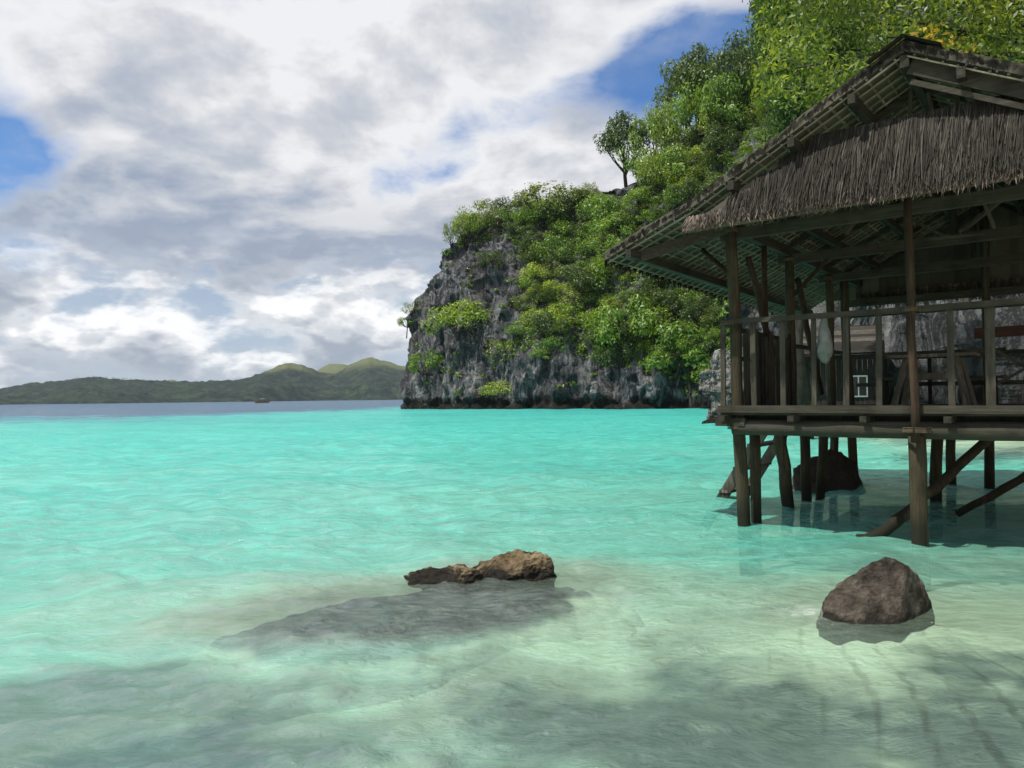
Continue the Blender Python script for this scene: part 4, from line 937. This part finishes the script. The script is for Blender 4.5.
# small cottage behind
ct = empty('cottage', atY(858, 410, 31.5) + Vector((0, 0, 0)), -0.45, 'small dark plank cottage with a white barred window seen through the hut', 'cottage'); ct.location.z = 0.75; ct.scale = (0.8, 0.8, 0.8)
m2 = MB()
for k in range(16): x = -3.0 + k * 0.25; m2.box((x, -0.05 + rh.uniform(-.012, .012), 0.2), (x + 0.235, 0.05, 3.4))
for k in range(14): y = 0.08 + k * 0.25; m2.box((-3.0, y, 0.2), (-2.9, y + 0.235, 3.4)); m2.box((0.9, y, 0.2), (1.0, y + 0.235, 3.4))
m2.build('wall', W_DARK, ct)
m2 = MB()
for s in (-1, 1):
    for k in range(12):
        y0 = 1.7 + s * k * 0.23; y1 = 1.7 + s * (k + 1.15) * 0.23; z0 = 4.7 - k * 0.13; z1 = 4.7 - (k + 1.15) * 0.13
        m2.quad((-3.5, y0, z0), (1.3, y0, z0 + rh.uniform(-.02, .02)), (1.3, y1, z1), (-3.5, y1, z1)); m2.quad((-3.5, y0, z0 - .1), (1.3, y0, z0 - .1), (1.3, y1, z1 - .1), (-3.5, y1, z1 - .1))
m2.build('roof', TH, ct)
def white_fn(N, out): principled(N, out, N.ramp(N.noise(objc(N), 6, 4), [(0.3, (0.5, 0.5, 0.47)), (0.7, (0.75, 0.75, 0.72))]), 0.6)
WHITE = material('old_white_paint', white_fn)
m2 = MB(); X0, X1, Z0, Z1 = -0.35, 0.45, 0.9, 1.95
for x in (X0, X1, (X0 + X1) / 2): m2.box((x - .03, -.11, Z0), (x + .03, -.065, Z1))
for z in (Z0, Z1): m2.box((X0 - .03, -.115, z - .035), (X1 + .03, -.07, z + .035))
wf = m2.build('window', WHITE, ct)
def glass_fn(N, out): principled(N, out, (0.01, 0.012, 0.014, 1), 0.15, spec=0.5)
m2 = MB(); m2.box((X0, -.075, Z0), (X1, -.062, Z1)); m2.build('pane', material('dark_pane', glass_fn), wf)
for x in (-2.8, -1, 0.8): m2 = MB(); m2.bar((x, 0.2, -2.5), (x, 0.2, 0.25), .2, .2, (0, 1, 0)); m2.build('post', W_DARK, ct)

# ------------------------------------------------------------------ boat
bp = atZ(262, 402.6); bp = Vector((bp.x, bp.y, 0)) if 100 < bp.y < 900 else Vector((atY(262, 402, 480).x, 480, 0))
bp = Vector((atY(262, 402, 480).x, 480, 0))
bt = empty('outrigger_boat', bp, 0.35, 'small red-brown outrigger boat far out on the bay', 'boat')
m2 = MB(); st = [(-4.6, .1, .9), (-4, .45, .35), (-2, .6, .15), (2, .6, .15), (4, .42, .4), (4.8, .08, 1.1)]; rings = []
for (x, w, z) in st:
    rings.append([len(m2.v) + k for k in range(4)]); m2.v += [(x, -w, .95 + abs(x) * .04), (x, -w * .5, z - .3), (x, w * .5, z - .3), (x, w, .95 + abs(x) * .04)]
for a_, b_ in zip(rings, rings[1:]):
    for k in range(4): m2.f.append((a_[k], a_[(k + 1) % 4], b_[(k + 1) % 4], b_[k]))
def red_fn(N, out): principled(N, out, N.ramp(N.noise(objc(N), 1.5, 4), [(0.3, (0.22, 0.07, 0.04)), (0.7, (0.42, 0.16, 0.08))]), 0.6)
m2.build('hull', material('red_brown_hull', red_fn), bt)
m2 = MB(); [m2.quad((-1.5, -.8, 2.5), (1.8, -.8, 2.5), (1.8, 0, 2.8), (-1.5, 0, 2.8)), m2.quad((-1.5, 0, 2.8), (1.8, 0, 2.8), (1.8, .8, 2.5), (-1.5, .8, 2.5))]; m2.build('canopy', CLOTH, bt)
for x in (-1.4, 1.7):
    for y in (-.7, .7): m2 = MB(); m2.bar((x, y * .8, .9), (x, y, 2.52), .08, .08, (0, 1, 0)); m2.build('canopy_pole', W_V, bt)
for y in (-2.6, 2.6): m2 = MB(); m2.tube([(-3.5, y, .15), (0, y, .1), (3.6, y, .2)], .1, 6); m2.build('outrigger', W_BAMBOO, bt)
for x in (-2, 2): m2 = MB(); m2.bar((x, -2.6, .3), (x, 2.6, .3), .1, .1); m2.build('outrigger_arm', W_BAMBOO, bt)
m2 = MB(); m2.tube([(0.6, 0, .9), (0.6, 0, 6.0)], .07, 6); m2.build('mast', W_BAMBOO, bt)

# ------------------------------------------------------------------ trees over the hut
def limb(mb, a, b, r1, r2, rng):
    a = Vector(a); b = Vector(b); pts = [a.lerp(b, k / 5) + Vector((rng.gauss(0, .12), rng.gauss(0, .12), rng.gauss(0, .08) + 0.35 * math.sin(k / 5 * 3.14))) * (1 if 0 < k < 5 else 0) for k in range(6)]
    mb.tube(pts, [r1 + (r2 - r1) * k / 5 for k in range(6)], 7)
def big_tree(name, base, fork, clumps, label, leaf, per, mat, tr, seed):
    per = per * 2
    rg = np.random.RandomState(seed); rn = random.Random(seed); o = empty(name, base, 0, label, 'tree'); B = Vector(base)
    mb = MB(); fk = Vector(fork) - B; mb.tube([(0, 0, -1), (fk * 0.5 + Vector((.15, -.1, 0))), fk], [tr * 1.3, tr, tr * .8], 10)
    cl = [((c[0] - B.x, c[1] - B.y, c[2] - B.z), r_) for c, r_ in clumps]
    for c, r_ in cl[::2]: limb(mb, fk, c, tr * .24, tr * .05, rn)
    mb.build('trunk', BARK, o, True)
    leaf_obj('crown', leaves_arr(rg, cl, leaf, per, droop=0.4), mat, o); return o
rc = random.Random(12); cl = []
for k in range(105):     # visible crown behind and above the roof
    px = rc.uniform(775, 1120); pyy = rc.uniform(-120, 110); Yd = rc.uniform(14.5, 20)
    r_ = rc.uniform(0.55, 1.15); cl.append((tuple(atY(px, pyy, Yd)), (r_, r_, r_ * .7)))
for k in range(60):     # limbs reaching out over the front of the hut
    c = Vector((rc.uniform(2.2, 7.5), rc.uniform(5.0, 11.5), rc.uniform(8.6, 11.5))); r_ = rc.uniform(0.5, 0.95); cl.append((tuple(c), (r_, r_, r_ * .6)))
big_tree('shade_tree', (21.5, 21.0, 0.4), (18.5, 18.5, 9.0), cl, 'large leafy tree whose crown overhangs the hut roof', 0.15, 210, LEAF_C, 0.38, 31)
rg_ = np.random.RandomState(3); yc = [(tuple(atY(945 + rc.uniform(-26, 26), 42 + rc.uniform(-12, 12), 13.8)), .3) for k in range(12)]
tree_o = bpy.data.objects['shade_tree']
A = leaves_arr(rg_, yc, 0.15, -12) - np.array([21.5, 21.0, 0.4]); leaf_obj('yellow_leaves', A, LEAF_GOLD, tree_o)
# hanging creeper at the left of the tree
def curtain():
    rg = np.random.RandomState(8); cl = []
    for k in range(120):
        x = rg.uniform(757, 862); top = -60 + rg.uniform(-30, 20); bot = np.interp(x, [757, 775, 800, 830, 862], [40, 120, 165, 120, 80]) + rg.uniform(-28, 12)
        Yd = rg.uniform(24, 28); y = top
        while y < bot:
            c = atY(x + rg.uniform(-2, 2), y, Yd); s = rg.uniform(.16, .5); cl.append((tuple(c), (s, s, s * 1.8))); y += rg.uniform(11, 20)
    A = leaves_arr(rg, cl, 0.16, -52, up=-0.1, droop=1.1); base = np.array([10.5, 27, 0.5])
    o = empty('creeper', base, 0, 'bright green curtain of hanging creeper left of the hut gable', 'creeper')
    leaf_obj('foliage', A - base, LEAF_V, o); rn = random.Random(4); mb = MB()
    for k in range(14): p = atY(rn.uniform(765, 850), -60, 26.5) - Vector(base); q = atY(rn.uniform(765, 850), rn.uniform(60, 130), 26) - Vector(base); limb(mb, p, q, .05, .02, rn)
    limb(mb, (0, 0, -1), atY(800, -60, 27) - Vector(base), .25, .12, rn); mb.build('stem', BARK, o, True)
curtain()
# beach tree behind the viewer that shades the near water
cl = []
SH = lambda px, py, z: atZ(px, py, 0) + SUN * (z / SUN.z)
for (px, py, rr, n) in SHADE if 'SHADE' in globals() else [(60, 700, .62, 5), (180, 690, .5, 4), (270, 705, .5, 3), (40, 750, .6, 4), (230, 750, .5, 4), (330, 720, .4, 2), (470, 700, .45, 4), (540, 680, .45, 4), (620, 690, .5, 5), (560, 740, .4, 3), (700, 720, .55, 5), (780, 660, .4, 3), (800, 740, .6, 5), (900, 700, .55, 5), (980, 660, .5, 4), (1000, 740, .6, 5), (650, 650, .4, 3)]:
    for k in range(n):
        z = rc.uniform(13, 17); c = SH(px + rc.uniform(-70, 70), py + rc.uniform(-18, 18), z); r_ = rr * rc.uniform(.7, 1.15); cl.append((tuple(c), (r_, r_, r_ * .5)))
big_tree('beach_tree', (0.5, -3.5, -0.2), (-1.0, -3.2, 10.0), cl, 'broad leafy beach tree arching over the viewer and shading the near shallows', 0.2, 165, LEAF, 0.28, 51)
print('objects', len(bpy.data.objects), 'shrubs', len(spots))
